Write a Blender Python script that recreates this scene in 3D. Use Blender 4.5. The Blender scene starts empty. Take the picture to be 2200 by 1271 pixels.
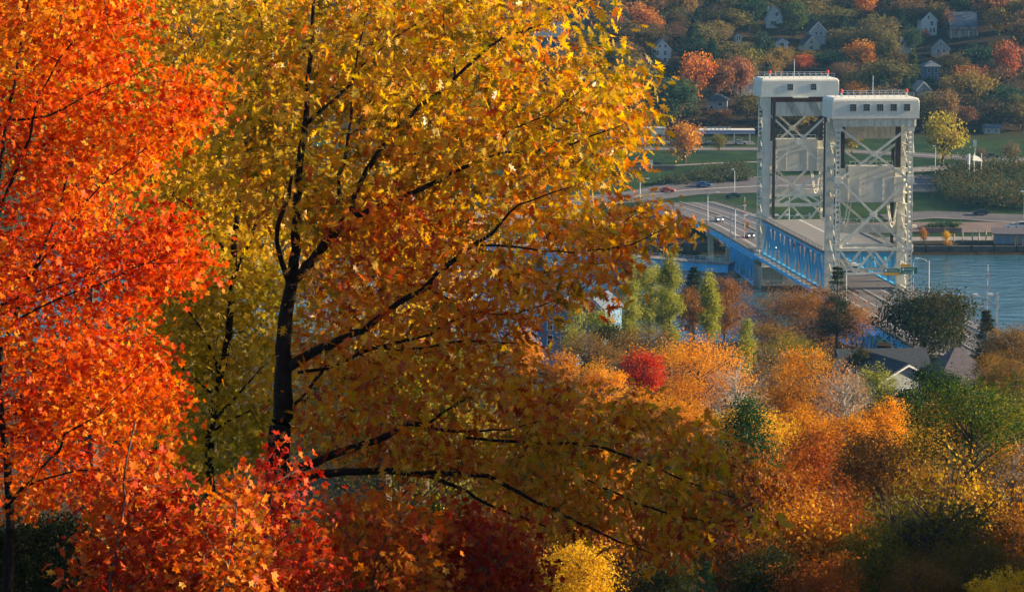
import bpy, math, random
import numpy as np
from mathutils import Vector, Matrix

random.seed(7)
RNG = np.random.default_rng(7)
SC = bpy.context.scene
COL = SC.collection
R = math.radians

# ------------------------------------------------------------------ camera
F = 6500.0            # focal length in photo pixels (photo 2200 x 1271)
EYE = 86.7            # metres above the water
PITCH = math.atan(797.5 / F)
cam = bpy.data.cameras.new('camera')
cam.sensor_width = 36.0
cam.lens = 36.0 * F / 2200.0
cam.clip_start = 1.0
cam.clip_end = 6000.0
cam_o = bpy.data.objects.new('camera', cam)
cam_o.location = (0, 0, EYE)
cam_o.rotation_euler = (math.pi / 2 - PITCH, 0, 0)
COL.objects.link(cam_o)
SC.camera = cam_o

# ------------------------------------------------------------------ sky, sun, exposure
SUN_EL, SUN_ROT = 18.0, 86.0      # rotation is clockwise from +Y (the view direction)
world = bpy.data.worlds.new('World')
SC.world = world
world.use_nodes = True
wn = world.node_tree
sky = wn.nodes.new('ShaderNodeTexSky')
sky.sky_type = 'NISHITA'
sky.sun_disc = False
sky.sun_elevation = R(SUN_EL)
sky.sun_rotation = R(SUN_ROT)
sky.dust_density = 0.4
sky.ozone_density = 2.5
wn.links.new(sky.outputs[0], wn.nodes['Background'].inputs[0])
wn.nodes['Background'].inputs[1].default_value = 0.060
sun = bpy.data.lights.new('sun', 'SUN')
sun.energy = 5.0
sun.angle = R(0.5)
sun.color = (1.0, 0.78, 0.50)
sun_o = bpy.data.objects.new('sun', sun)
sd = Vector((math.sin(R(SUN_ROT)) * math.cos(R(SUN_EL)), math.cos(R(SUN_ROT)) * math.cos(R(SUN_EL)), math.sin(R(SUN_EL))))
sun_o.rotation_euler = (-sd).to_track_quat('-Z', 'Y').to_euler()
COL.objects.link(sun_o)
SC.view_settings.view_transform = 'Standard'
SC.view_settings.look = 'None'
SC.view_settings.exposure = 1.40
SC.view_settings.gamma = 1.0
SC.view_settings.use_curve_mapping = False
SC.render.engine = 'CYCLES'
SC.cycles.use_denoising = True
SC.cycles.use_light_tree = False
SC.cycles.use_adaptive_sampling = True
SC.cycles.adaptive_threshold = 0.025
SC.cycles.max_bounces = 4
SC.cycles.transmission_bounces = 3
SC.cycles.volume_bounces = 0
SC.cycles.diffuse_bounces = 2
SC.cycles.glossy_bounces = 2
SC.cycles.sample_clamp_indirect = 4.0

# ------------------------------------------------------------------ projection and terrain
CP, SP = math.cos(PITCH), math.sin(PITCH)

def ray(px, py):
    u, v = (px - 1100.0) / F, (635.5 - py) / F
    return (u, CP + v * SP, -SP + v * CP)

def at(px, py, d):
    r = ray(px, py)
    k = d / r[1]
    return Vector((r[0] * k, d, EYE + r[2] * k))

def proj(p):
    x, y, z = p[0], p[1], p[2] - EYE
    f = y * CP - z * SP
    u = y * SP + z * CP
    return 1100 + F * x / f, 635.5 - F * u / f

PY = [-80, 0, 20, 40, 60, 100, 150, 200, 250, 310, 400, 500, 560, 600, 625, 640, 791, 797, 800, 822, 838, 850, 884, 900, 925, 940, 960, 1000, 1030, 1100, 1250, 1400, 1800]
PZ = [85, 84.5, 80, 74.5, 69.5, 59, 47, 40, 34, 28, 20, 12, 6, 2.5, 0.3, -3, -3, 1.0, 2.4, 3, 6.5, 8.2, 9.3, 12, 15.2, 16, 16.4, 18, 23, 36, 55, 72, 128]

def gz(x, y):
    x = np.asarray(x, float); y = np.asarray(y, float)
    z = np.interp(y, PY, PZ)
    k = np.clip((y - 1000) / 120, 0, 1)
    z = z + k * (2.2 * np.sin(x * .021 + y * .013) + 1.4 * np.sin(x * .05 - y * .03 + 1))
    k2 = np.clip((520 - y) / 200, 0, 1) * np.clip((y - 70) / 60, 0, 1)
    z = z + k2 * (1.2 * np.sin(x * .06 + y * .04) + .7 * np.sin(x * .13 - y * .05))
    return z

def gzf(x, y):
    return float(gz(x, y))

def ground_hit(px, py, d0=640, d1=1700):
    r = ray(px, py)
    prev = None
    for d in np.arange(d0, d1, 1.0):
        k = d / r[1]
        h = EYE + r[2] * k - gzf(r[0] * k, d)
        if prev is not None and h <= 0:
            return Vector((r[0] * k, d, gzf(r[0] * k, d)))
        prev = h
    k = d1 / r[1]
    return Vector((r[0] * k, d1, gzf(r[0] * k, d1)))

# ------------------------------------------------------------------ materials
def new_mat(name):
    m = bpy.data.materials.new(name)
    m.use_nodes = True
    nt = m.node_tree
    return m, nt, nt.nodes['Principled BSDF']

def surf(name, col, rough=.7, var=.15, scale=1.5, metal=0.0, bump=0.0, streak=0.0, spec=.4):
    """painted / mineral surface with noise in tone and a little relief"""
    m, nt, b = new_mat(name)
    geo = nt.nodes.new('ShaderNodeNewGeometry')
    n = nt.nodes.new('ShaderNodeTexNoise'); n.inputs['Scale'].default_value = scale; n.inputs['Detail'].default_value = 6
    nt.links.new(geo.outputs['Position'], n.inputs['Vector'])
    mr = nt.nodes.new('ShaderNodeMapRange'); mr.inputs[1].default_value = .3; mr.inputs[2].default_value = .7
    mr.inputs[3].default_value = 1 - var; mr.inputs[4].default_value = 1 + var
    nt.links.new(n.outputs['Fac'], mr.inputs[0])
    mx = nt.nodes.new('ShaderNodeVectorMath'); mx.operation = 'SCALE'
    mx.inputs[0].default_value = col
    nt.links.new(mr.outputs[0], mx.inputs['Scale'])
    last = mx.outputs[0]
    if streak > 0:     # rust and rain streaks running down
        mp = nt.nodes.new('ShaderNodeMapping'); mp.inputs['Scale'].default_value = (2.2, 2.2, .12)
        nt.links.new(geo.outputs['Position'], mp.inputs[0])
        n2 = nt.nodes.new('ShaderNodeTexNoise'); n2.inputs['Scale'].default_value = 1.2; n2.inputs['Detail'].default_value = 8
        nt.links.new(mp.outputs[0], n2.inputs['Vector'])
        rr = nt.nodes.new('ShaderNodeMapRange'); rr.inputs[1].default_value = .52; rr.inputs[2].default_value = .75
        rr.inputs[4].default_value = streak
        nt.links.new(n2.outputs['Fac'], rr.inputs[0])
        mix = nt.nodes.new('ShaderNodeMix'); mix.data_type = 'RGBA'
        nt.links.new(rr.outputs[0], mix.inputs[0]); nt.links.new(last, mix.inputs[6])
        mix.inputs[7].default_value = (.22, .13, .08, 1)
        last = mix.outputs[2]
    nt.links.new(last, b.inputs['Base Color'])
    b.inputs['Roughness'].default_value = rough
    b.inputs['Metallic'].default_value = metal
    b.inputs['Specular IOR Level'].default_value = spec
    if bump:
        bp = nt.nodes.new('ShaderNodeBump'); bp.inputs['Strength'].default_value = bump; bp.inputs['Distance'].default_value = .1
        nt.links.new(n.outputs['Fac'], bp.inputs['Height']); nt.links.new(bp.outputs[0], b.inputs['Normal'])
    return m

def leafmat(name, cols, trans=.42, rough=.5, objcol=False, spec=.06, bright=1.0):
    m, nt, b = new_mat(name)
    a = nt.nodes.new('ShaderNodeAttribute'); a.attribute_name = 'rnd'
    if objcol:
        oi = nt.nodes.new('ShaderNodeObjectInfo')
        hs = nt.nodes.new('ShaderNodeHueSaturation')
        h1 = nt.nodes.new('ShaderNodeMapRange'); h1.inputs[3].default_value = .47; h1.inputs[4].default_value = .53
        v1 = nt.nodes.new('ShaderNodeMapRange'); v1.inputs[3].default_value = .55; v1.inputs[4].default_value = 1.4
        nt.links.new(a.outputs['Fac'], h1.inputs[0]); nt.links.new(a.outputs['Fac'], v1.inputs[0])
        nt.links.new(h1.outputs[0], hs.inputs['Hue']); nt.links.new(v1.outputs[0], hs.inputs['Value'])
        nt.links.new(oi.outputs['Color'], hs.inputs['Color'])
        c = hs.outputs[0]
    else:
        cr = nt.nodes.new('ShaderNodeValToRGB')
        el = cr.color_ramp.elements
        n = len(cols)
        for i, cc in enumerate(cols):
            p = i / (n - 1)
            e = el[i] if i < 2 and i < len(el) else el.new(p)
            e.position = p
            e.color = (*[v * bright for v in cc], 1)
        nt.links.new(a.outputs['Fac'], cr.inputs[0])
        c = cr.outputs[0]
    nt.links.new(c, b.inputs['Base Color'])
    b.inputs['Roughness'].default_value = rough
    b.inputs['Specular IOR Level'].default_value = spec
    t = nt.nodes.new('ShaderNodeBsdfTranslucent')
    g = nt.nodes.new('ShaderNodeHueSaturation'); g.inputs['Saturation'].default_value = 1.15; g.inputs['Value'].default_value = 1.25
    nt.links.new(c, g.inputs['Color']); nt.links.new(g.outputs[0], t.inputs[0])
    mx = nt.nodes.new('ShaderNodeMixShader'); mx.inputs[0].default_value = trans
    nt.links.new(b.outputs[0], mx.inputs[1]); nt.links.new(t.outputs[0], mx.inputs[2])
    nt.links.new(mx.outputs[0], nt.nodes['Material Output'].inputs['Surface'])
    return m

M = {}
M['steel'] = surf('pale_bridge_paint', (.74, .71, .59), .55, .12, .6, streak=.30)
M['steel_plain'] = surf('pale_house_panel', (.76, .75, .66), .5, .06, .35, streak=.16)
M['cweight'] = surf('counterweight_concrete', (.66, .63, .53), .8, .10, .5, streak=.25)
M['blue'] = surf('blue_bridge_paint', (.09, .50, .88), .5, .16, .5, streak=.07)
M['rope'] = surf('dark_greased_rope', (.035, .022, .018), .6, .2, 3)
M['deck'] = surf('weathered_asphalt', (.11, .105, .115), .85, .18, .35)
M['upper_deck'] = surf('pale_deck_asphalt', (.20, .195, .185), .85, .14, .3)
M['walk'] = surf('sidewalk_concrete', (.24, .22, .21), .85, .14, .8)
M['concrete'] = surf('pier_concrete', (.42, .38, .30), .85, .15, .4, streak=.35)
M['fender'] = surf('dark_timber_fender', (.05, .045, .045), .8, .3, 1)
M['paint'] = surf('white_road_paint', (.7, .68, .64), .7, .15, 2)
M['ypaint'] = surf('yellow_road_paint', (.62, .42, .07), .7, .15, 2)
M['glass'] = surf('dark_window_glass', (.03, .045, .05), .12, .1, 1, spec=.8)
M['frame'] = surf('grey_window_frame', (.32, .34, .33), .6, .05, 1)
M['red'] = surf('red_beacon_plastic', (.75, .05, .02), .4, .05, 1)
M['galv'] = surf('galvanised_steel', (.50, .54, .56), .45, .1, 1)
M['lamp'] = surf('pale_lamp_housing', (.78, .8, .8), .5, .03, 1)
M['sgreen'] = surf('green_sign_sheet', (.0, .17, .13), .5, .05, 1)
M['syellow'] = surf('amber_sign_sheet', (.75, .36, .02), .5, .06, 2)
M['swhite'] = surf('white_sign_sheet', (.75, .77, .77), .5, .03, 1)
M['tire'] = surf('black_rubber', (.02, .02, .02), .9, .1, 3)
M['bark'] = surf('dark_furrowed_bark', (.020, .015, .012), .95, .35, 9, bump=.8, spec=.1)
M['bark2'] = surf('grey_brown_bark', (.10, .08, .065), .95, .3, 6, bump=.5, spec=.1)
M['birch'] = surf('pale_birch_bark', (.42, .40, .38), .8, .3, 3, spec=.2)
M['rock'] = surf('dark_shore_rock', (.07, .065, .06), .9, .35, .8, bump=.6)
M['brown_lot'] = surf('brown_gravel', (.17, .125, .115), .95, .18, .25)
M['grey_lot'] = surf('pale_gravel_lot', (.24, .215, .20), .95, .18, .2)
M['brick'] = surf('weathered_red_brick', (.24, .10, .085), .9, .2, 1.2)
M['stonewall'] = surf('red_sandstone', (.23, .13, .11), .9, .2, .8)

def grass_mat():
    m, nt, b = new_mat('ground_cover')
    geo = nt.nodes.new('ShaderNodeNewGeometry')
    sx = nt.nodes.new('ShaderNodeSeparateXYZ'); nt.links.new(geo.outputs['Position'], sx.inputs[0])
    n = nt.nodes.new('ShaderNodeTexNoise'); n.inputs['Scale'].default_value = .09; n.inputs['Detail'].default_value = 9
    nt.links.new(geo.outputs['Position'], n.inputs['Vector'])
    gr = nt.nodes.new('ShaderNodeValToRGB')
    gr.color_ramp.elements[0].position = .35; gr.color_ramp.elements[0].color = (.008, .036, .014, 1)
    gr.color_ramp.elements[1].position = .7; gr.color_ramp.elements[1].color = (.034, .066, .015, 1)
    nt.links.new(n.outputs['Fac'], gr.inputs[0])
    n2 = nt.nodes.new('ShaderNodeTexNoise'); n2.inputs['Scale'].default_value = .6; n2.inputs['Detail'].default_value = 10
    nt.links.new(geo.outputs['Position'], n2.inputs['Vector'])
    lr = nt.nodes.new('ShaderNodeValToRGB')
    lr.color_ramp.elements[0].position = .35; lr.color_ramp.elements[0].color = (.018, .017, .010, 1)
    lr.color_ramp.elements[1].position = .68; lr.color_ramp.elements[1].color = (.060, .034, .012, 1)
    nt.links.new(n2.outputs['Fac'], lr.inputs[0])
    # lawns and parkland on the far bank, leaf litter elsewhere
    a1 = nt.nodes.new('ShaderNodeMapRange'); a1.inputs[1].default_value = 800; a1.inputs[2].default_value = 812
    a2 = nt.nodes.new('ShaderNodeMapRange'); a2.inputs[1].default_value = 1010; a2.inputs[2].default_value = 975
    nt.links.new(sx.outputs[1], a1.inputs[0]); nt.links.new(sx.outputs[1], a2.inputs[0])
    mu = nt.nodes.new('ShaderNodeMath'); mu.operation = 'MULTIPLY'
    nt.links.new(a1.outputs[0], mu.inputs[0]); nt.links.new(a2.outputs[0], mu.inputs[1])
    mix = nt.nodes.new('ShaderNodeMix'); mix.data_type = 'RGBA'
    nt.links.new(mu.outputs[0], mix.inputs[0]); nt.links.new(lr.outputs[0], mix.inputs[6]); nt.links.new(gr.outputs[0], mix.inputs[7])
    nt.links.new(mix.outputs[2], b.inputs['Base Color'])
    b.inputs['Roughness'].default_value = .95
    b.inputs['Specular IOR Level'].default_value = .1
    bp = nt.nodes.new('ShaderNodeBump'); bp.inputs['Strength'].default_value = .7; bp.inputs['Distance'].default_value = .3
    nt.links.new(n2.outputs['Fac'], bp.inputs['Height']); nt.links.new(bp.outputs[0], b.inputs['Normal'])
    return m
M['ground'] = grass_mat()

def water_mat():
    m, nt, b = new_mat('rippled_water')
    b.inputs['Base Color'].default_value = (.03, .11, .165, 1)
    b.inputs['Roughness'].default_value = .12
    b.inputs['IOR'].default_value = 1.33
    geo = nt.nodes.new('ShaderNodeNewGeometry')
    mp = nt.nodes.new('ShaderNodeMapping'); mp.inputs['Scale'].default_value = (.10, .22, 1); mp.inputs['Rotation'].default_value = (0, 0, .35)
    nt.links.new(geo.outputs['Position'], mp.inputs[0])
    n = nt.nodes.new('ShaderNodeTexNoise'); n.inputs['Scale'].default_value = 1.0; n.inputs['Detail'].default_value = 5; n.inputs['Distortion'].default_value = .6
    nt.links.new(mp.outputs[0], n.inputs['Vector'])
    bp = nt.nodes.new('ShaderNodeBump'); bp.inputs['Strength'].default_value = 1.0; bp.inputs['Distance'].default_value = .8
    nt.links.new(n.outputs['Fac'], bp.inputs['Height']); nt.links.new(bp.outputs[0], b.inputs['Normal'])
    return m
M['water'] = water_mat()

# ------------------------------------------------------------------ mesh helpers
class MB:
    def __init__(s): s.v = []; s.f = []
    def quad(s, pts):
        i = len(s.v); s.v += [tuple(p) for p in pts]; s.f.append(tuple(range(i, i + len(pts)))); return s
    def box(s, x0, x1, y0, y1, z0, z1):
        i = len(s.v)
        s.v += [(x0, y0, z0), (x1, y0, z0), (x1, y1, z0), (x0, y1, z0), (x0, y0, z1), (x1, y0, z1), (x1, y1, z1), (x0, y1, z1)]
        s.f += [tuple(i + k for k in q) for q in ((0, 3, 2, 1), (4, 5, 6, 7), (0, 1, 5, 4), (1, 2, 6, 5), (2, 3, 7, 6), (3, 0, 4, 7))]
        return s
    def beam(s, p0, p1, w, h=None, up=(0, 0, 1)):
        h = h or w
        p0, p1 = Vector(p0), Vector(p1)
        d = (p1 - p0).normalized(); u = Vector(up)
        if abs(d.dot(u)) > .98: u = Vector((0, 1, 0))
        a = d.cross(u).normalized(); b = a.cross(d)
        i = len(s.v)
        for p in (p0, p1):
            for q in ((-1, -1), (1, -1), (1, 1), (-1, 1)):
                s.v.append(tuple(p + a * q[0] * w / 2 + b * q[1] * h / 2))
        s.f += [tuple(i + k for k in q) for q in ((0, 3, 2, 1), (4, 5, 6, 7), (0, 1, 5, 4), (1, 2, 6, 5), (2, 3, 7, 6), (3, 0, 4, 7))]
        return s
    def tube(s, pts, rad, n=6):
        pts = [Vector(p) for p in pts]
        k = len(pts); base = len(s.v)
        for j, p in enumerate(pts):
            d = (pts[min(j + 1, k - 1)] - pts[max(j - 1, 0)])
            d = d.normalized() if d.length > 1e-6 else Vector((0, 0, 1))
            u = Vector((0, 0, 1)) if abs(d.z) < .9 else Vector((0, 1, 0))
            a = d.cross(u).normalized(); b = a.cross(d)
            r = rad[j] if hasattr(rad, '__len__') else rad
            for q in range(n):
                t = 2 * math.pi * q / n
                s.v.append(tuple(p + a * math.cos(t) * r + b * math.sin(t) * r))
        for j in range(k - 1):
            for q in range(n):
                a0 = base + j * n + q; a1 = base + j * n + (q + 1) % n
                s.f.append((a0, a1, a1 + n, a0 + n))
        s.f.append(tuple(base + q for q in reversed(range(n)))); s.f.append(tuple(base + (k - 1) * n + q for q in range(n)))
        return s
    def prism(s, prof, y0, y1):
        """profile of (x,z), extruded along y"""
        n = len(prof); i = len(s.v)
        s.v += [(x, y0, z) for x, z in prof] + [(x, y1, z) for x, z in prof]
        s.f.append(tuple(i + k for k in range(n))); s.f.append(tuple(i + n + k for k in reversed(range(n))))
        for k in range(n):
            l = (k + 1) % n
            s.f.append((i + k, i + n + k, i + n + l, i + l))
        return s
    def prismx(s, prof, x0, x1):
        """profile of (y,z), extruded along x"""
        n = len(prof); i = len(s.v)
        s.v += [(x0, y, z) for y, z in prof] + [(x1, y, z) for y, z in prof]
        s.f.append(tuple(i + k for k in reversed(range(n)))); s.f.append(tuple(i + n + k for k in range(n)))
        for k in range(n):
            l = (k + 1) % n
            s.f.append((i + k, i + l, i + n + l, i + n + k))
        return s
    def mesh(s, name, mat):
        me = bpy.data.meshes.new(name); me.from_pydata(s.v, [], s.f); me.update()
        if mat: me.materials.append(mat)
        return me
    def build(s, name, mat, parent=None, smooth=False):
        me = s.mesh(name, mat)
        if smooth:
            me.polygons.foreach_set('use_smooth', [True] * len(me.polygons))
        return link(name, me, parent)

def link(name, data, parent=None):
    o = bpy.data.objects.new(name, data); COL.objects.link(o)
    if parent: o.parent = parent
    return o

def tag(o, label=None, cat=None, group=None, kind=None):
    if label: o['label'] = label
    if cat: o['category'] = cat
    if group: o['group'] = group
    if kind: o['kind'] = kind
    return o

def empty(name, loc=(0, 0, 0), rz=0, label=None, cat=None, group=None):
    o = bpy.data.objects.new(name, None); COL.objects.link(o)
    o.location = loc; o.rotation_euler = (0, 0, rz)
    return tag(o, label, cat, group)

def copy_tree(o, parent=None):
    c = o.copy(); COL.objects.link(c); c.parent = parent
    for ch in list(o.children): copy_tree(ch, c)
    return c

# ------------------------------------------------------------------ terrain, water
def build_terrain():
    xs = np.concatenate([np.linspace(-900, -160, 20), np.linspace(-150, 320, 95), np.linspace(335, 900, 18)])
    ys = np.unique(np.concatenate([np.linspace(-80, 640, 91), np.array(PY, float), np.linspace(640, 1000, 61), np.linspace(1000, 1800, 60)]))
    X, Y = np.meshgrid(xs, ys)
    Z = gz(X, Y)
    nx, ny = len(xs), len(ys)
    v = np.stack([X.ravel(), Y.ravel(), Z.ravel()], 1)
    idx = np.arange(nx * ny).reshape(ny, nx)
    f = np.stack([idx[:-1, :-1].ravel(), idx[:-1, 1:].ravel(), idx[1:, 1:].ravel(), idx[1:, :-1].ravel()], 1)
    me = bpy.data.meshes.new('ground'); me.from_pydata(v.tolist(), [], f.tolist()); me.update()
    me.polygons.foreach_set('use_smooth', [True] * len(me.polygons))
    me.materials.append(M['ground'])
    tag(link('ground', me), kind='structure')
build_terrain()
tag(MB().quad([(-895, 618, 0), (895, 618, 0), (895, 797, 0), (-895, 797, 0)]).build('water', M['water']), kind='structure')

def ribbon(name, cl, width, mat, lift=.12, kind='structure', step=6):
    """road sheet laid on the terrain along a centre line of (x,y)"""
    pts = []
    for a, b in zip(cl[:-1], cl[1:]):
        n = max(1, int(math.dist(a, b) / step))
        pts += [(a[0] + (b[0] - a[0]) * i / n, a[1] + (b[1] - a[1]) * i / n) for i in range(n)]
    pts.append(cl[-1])
    m = MB(); rows = []
    for i, p in enumerate(pts):
        q0, q1 = pts[max(i - 1, 0)], pts[min(i + 1, len(pts) - 1)]
        dx, dy = q1[0] - q0[0], q1[1] - q0[1]; L = math.hypot(dx, dy)
        nx, ny = -dy / L, dx / L
        row = []
        for k in (-1, -.5, 0, .5, 1):
            x, y = p[0] + nx * k * width / 2, p[1] + ny * k * width / 2
            row.append((x, y, gzf(x, y) + lift))
        rows.append(row)
    for r0, r1 in zip(rows[:-1], rows[1:]):
        for k in range(4):
            m.quad([r0[k + 1], r0[k], r1[k], r1[k + 1]])
    o = m.build(name, mat)
    if kind: tag(o, kind=kind)
    return o

# ------------------------------------------------------------------ BRIDGE  (local frame: +y along the bridge away from us, +x right)
BO = Vector((76.7, 640.0, 0)); BR = R(5.78)
BM = Matrix.Translation(BO) @ Matrix.Rotation(BR, 4, 'Z')
def bw(x, y, z): return BM @ Vector((x, y, z))

def bthing(name, label, cat, group=None):
    return empty(name, BO, BR, label, cat, group)

def rounded_house(x0, x1, y0, y1, z0, z1, r):
    prof = []
    for cx, cz, a0 in ((x1 - r, z1 - r, 0), (x0 + r, z1 - r, 90)):
        for k in range(5):
            a = R(a0 + 90 * k / 4)
            prof.append((cx + r * math.cos(a), cz + r * math.sin(a)))
    prof += [(x0, z0), (x1, z0)]
    prof = prof[::-1]
    # two shoulders towards the front and back give the roof its rolled edge
    m = MB(); n = len(prof)
    secs = []
    for y, ins in ((y0, r * .9), (y0 + r * .12, r * .45), (y0 + r * .45, r * .12), (y0 + r, 0), (y1 - r, 0), (y1 - r * .45, r * .12), (y1 - r * .12, r * .45), (y1, r * .9)):
        secs.append([(x + (-(ins * .25) if x > 0 else ins * .25) * (1 if z > z0 + .1 else 0), y, min(z, z1 - ins * (1 if z > z1 - r - .01 else 0))) for x, z in prof])
    for s in secs: m.v += s
    for j in range(len(secs) - 1):
        for k in range(n):
            l = (k + 1) % n
            m.f.append((j * n + k, j * n + l, (j + 1) * n + l, (j + 1) * n + k))
    m.f.append(tuple(reversed(range(n)))); m.f.append(tuple((len(secs) - 1) * n + k for k in range(n)))
    return m

def window_on(parent, x, y, z, w, h, cross=2):
    f = MB()
    t = .09
    f.box(x - w / 2 - t, x + w / 2 + t, y - .10, y - .002, z - h / 2 - t, z - h / 2)
    f.box(x - w / 2 - t, x + w / 2 + t, y - .10, y - .002, z + h / 2, z + h / 2 + t)
    f.box(x - w / 2 - t, x - w / 2, y - .10, y - .002, z - h / 2, z + h / 2)
    f.box(x + w / 2, x + w / 2 + t, y - .10, y - .002, z - h / 2, z + h / 2)
    for k in range(1, cross + 1):
        xx = x - w / 2 + w * k / (cross + 1); f.box(xx - .035, xx + .035, y - .08, y - .035, z - h / 2, z + h / 2)
        zz = z - h / 2 + h * k / (cross + 1); f.box(x - w / 2, x + w / 2, y - .075, y - .036, zz - .035, zz + .035)
    f.box(x - w / 2, x + w / 2, y - .034, y - .004, z - h / 2, z + h / 2)
    o = f.build('window', M['frame'], parent)
    me = o.data; me.materials.append(M['glass'])
    me.polygons.foreach_set('material_index', [0] * (len(me.polygons) - 6) + [1] * 6)
    return o

def catenary(p0, p1, sag, n=10):
    p0, p1 = Vector(p0), Vector(p1)
    return [p0.lerp(p1, i / n) - Vector((0, 0, sag * (1 - (2 * i / n - 1) ** 2))) for i in range(n + 1)]

def tower(yl, yb, label, nwin, near):
    """yl: lift-span side legs, yb: shore-side legs. front = the side towards us"""
    t = bthing('bridge_tower', label, 'bridge tower', 'towers of the lift bridge')
    HW = 7.8
    zr = 8.2
    for sx in (-1, 1):
        MB().box(sx * HW - .85, sx * HW + .85, yl - .6, yl + .6, .6, 44.6).build('leg', M['steel'], t)
        # shore-side leg: laced box column with oval holes on the face
        lean = 1.2 if near else -1.2
        m = MB()
        for dx in (-.42, .42):
            m.beam((sx * HW + dx, yb - lean, .6), (sx * HW + dx, yb + .0, 44.6), .16, .75, (0, 1, 0))
        z = 1.2
        while z < 44.2:
            y = yb - lean * (1 - z / 44.6)
            m.box(sx * HW - .36, sx * HW + .36, y - .36, y - .30, z, z + .62)
            m.box(sx * HW - .36, sx * HW + .36, y + .30, y + .36, z, z + .62)
            z += 1.05
        m.build('leg', M['steel'], t)
        # side lacing between the two legs of that side
        k = 0
        for z in np.arange(9.5, 44.5, 2.55):
            MB().box(sx * HW - .18, sx * HW + .18, min(yl, yb) + .5, max(yl, yb) - .3, z - .13, z + .13).build('side_strut', M['steel'], t)
            if k % 2 == 0:
                a, b_ = (min(yl, yb) + .5, max(yl, yb) - .3)
                MB().beam((sx * HW, a, z), (sx * HW, b_, min(z + 5.1, 44.4)), .2).build('side_brace', M['steel'], t)
            k += 1
    def xbrace(y, z0, z1, w):
        for s in (-1, 1):
            MB().beam((-s * (HW - .4), y + s * .01, z0), (s * (HW - .4), y + s * .01, z1), w * .7, w, (0, 1, 0)).build('diagonal_brace', M['steel'], t)
        zc = (z0 + z1) / 2
        MB().prism([(-.95, zc), (0, zc - .7), (.95, zc), (0, zc + .7)], y - w * .65, y + w * .65).build('gusset_plate', M['steel'], t)
        for s in (-1, 1):
            for zz in (z0, z1):
                MB().box(s * HW - .8, s * HW + .8, y - w * .62, y + w * .62, zz - .75, zz + .75).build('gusset_plate', M['steel'], t)
    fy = yb if near else yl           # plane towards the camera
    ry = yl if near else yb
    if near:
        xbrace(fy - .15, 33.0, 44.0, .62); xbrace(fy - .45, 18.4, 33.0, .66)
        xbrace(ry, 29.6, 40.6, .62); xbrace(ry, 17.0, 29.6, .66)
        por = [(fy - .85, 18.3, 13.1), (ry, 18.2, 13.0)]
    else:
        xbrace(fy, 28.4, 42.0, .62); xbrace(fy, 19.6, 28.4, .6)
        xbrace(ry, 31.5, 44.5, .62); xbrace(ry, 17.2, 31.5, .66)
        por = [(fy, 22.4, 20.0), (ry, 19.5, 14.8)]
    for y, zt, zb in por:
        MB().box(-HW - .7, HW + .7, y - .3, y + .3, zt - .28, zt + .28).build('portal_strut', M['steel'], t)
        MB().box(-HW, HW, y - .28, y + .28, zb - .25, zb + .25).build('portal_strut', M['steel'], t)
        nodes = [-HW + .6, -3.9, 0, 3.9, HW - .6]
        for i in range(4):
            za, zc = (zt - .2, zb + .2) if i % 2 == 0 else (zb + .2, zt - .2)
            MB().beam((nodes[i], y, za), (nodes[i + 1], y, zc), .4, .5, (0, 1, 0)).build('portal_brace', M['steel'], t)
    if near:
        MB().box(-HW, HW, ry - .25, ry + .25, 20.9, 22.6).build('cross_girder', M['cweight'], t)
        m = MB()
        for x in np.arange(-7.2, 7.3, 1.8): m.box(x - .05, x + .05, ry - .32, ry - .251, 22.6, 23.9)
        m.box(-7.3, 7.3, ry - .33, ry - .25, 23.9, 24.0).build('handrail', M['steel'], t)
    else:
        MB().box(-HW, HW, ry - .3, ry + .3, 21.4, 23.2).build('cross_girder', M['cweight'], t)
    # machinery house and girders
    y0, y1 = min(yl, yb) - 1.3, max(yl, yb) + 1.3
    z0h, z1h = (46.0, 50.4)
    h = rounded_house(-9.4, 9.4, y0, y1, z0h, z1h, .75).build('machine_house', M['steel_plain'], t, smooth=False)
    for x in nwin: window_on(h, x, y0 - .002, 48.35, 1.25, 1.35)
    m = MB()
    if near:
        MB().box(-8.9, 8.9, y0 + .5, y0 + 1.1, 44.3, 45.99).build('fascia_girder', M['steel'], t)
        for x in np.arange(-8.4, 8.5, 1.4): MB().box(x - .06, x + .06, y0 + .32, y0 + .499, 44.35, 45.95).build('stiffener', M['steel'], t)
        MB().box(-8.0, 8.0, yl - .3, yl + .3, 41.2, 45.99).build('sheave_girder', M['cweight'], t)
        for x in np.arange(-6.6, 6.7, 1.2): MB().box(x - .05, x + .05, yl - .42, yl - .301, 41.3, 45.9).build('stiffener', M['cweight'], t)
    else:
        MB().box(-6.5, 6.5, yl - .75, yl - .05, 41.4, 44.7).build('sheave_girder', M['cweight'], t)
        for x in np.arange(-6.0, 6.1, 1.5): MB().box(x - .05, x + .05, yl - .86, yl - .751, 41.5, 44.6).build('stiffener', M['cweight'], t)
        MB().box(-8.6, 8.6, yl + 1.2, yl + 1.6, 41.4, 45.99).build('inner_wall', M['brick'], t)
        for sx in (-1, 1):
            MB().prism([(sx * 9.3, 45.98), (sx * 9.3, 43.6), (sx * 7.2, 41.0), (sx * 6.9, 41.0), (sx * 6.9, 45.98)], yl - .45, yl + .7).build('bracket', M['steel'], t)
        for k in range(8):
            x = -3.6 + (k % 4) * .55 + (k // 4) * 5.2
            MB().tube([(x, yl - .95, 45.2), (x + 2.6, yl - .95, 41.0)], .05, 4).build('operating_rope', M['rope'], t)
        MB().box(-1.8, 1.9, y0 - .5, y0 + .2, 45.7, 46.0).build('service_platform', M['steel'], t)
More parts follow.
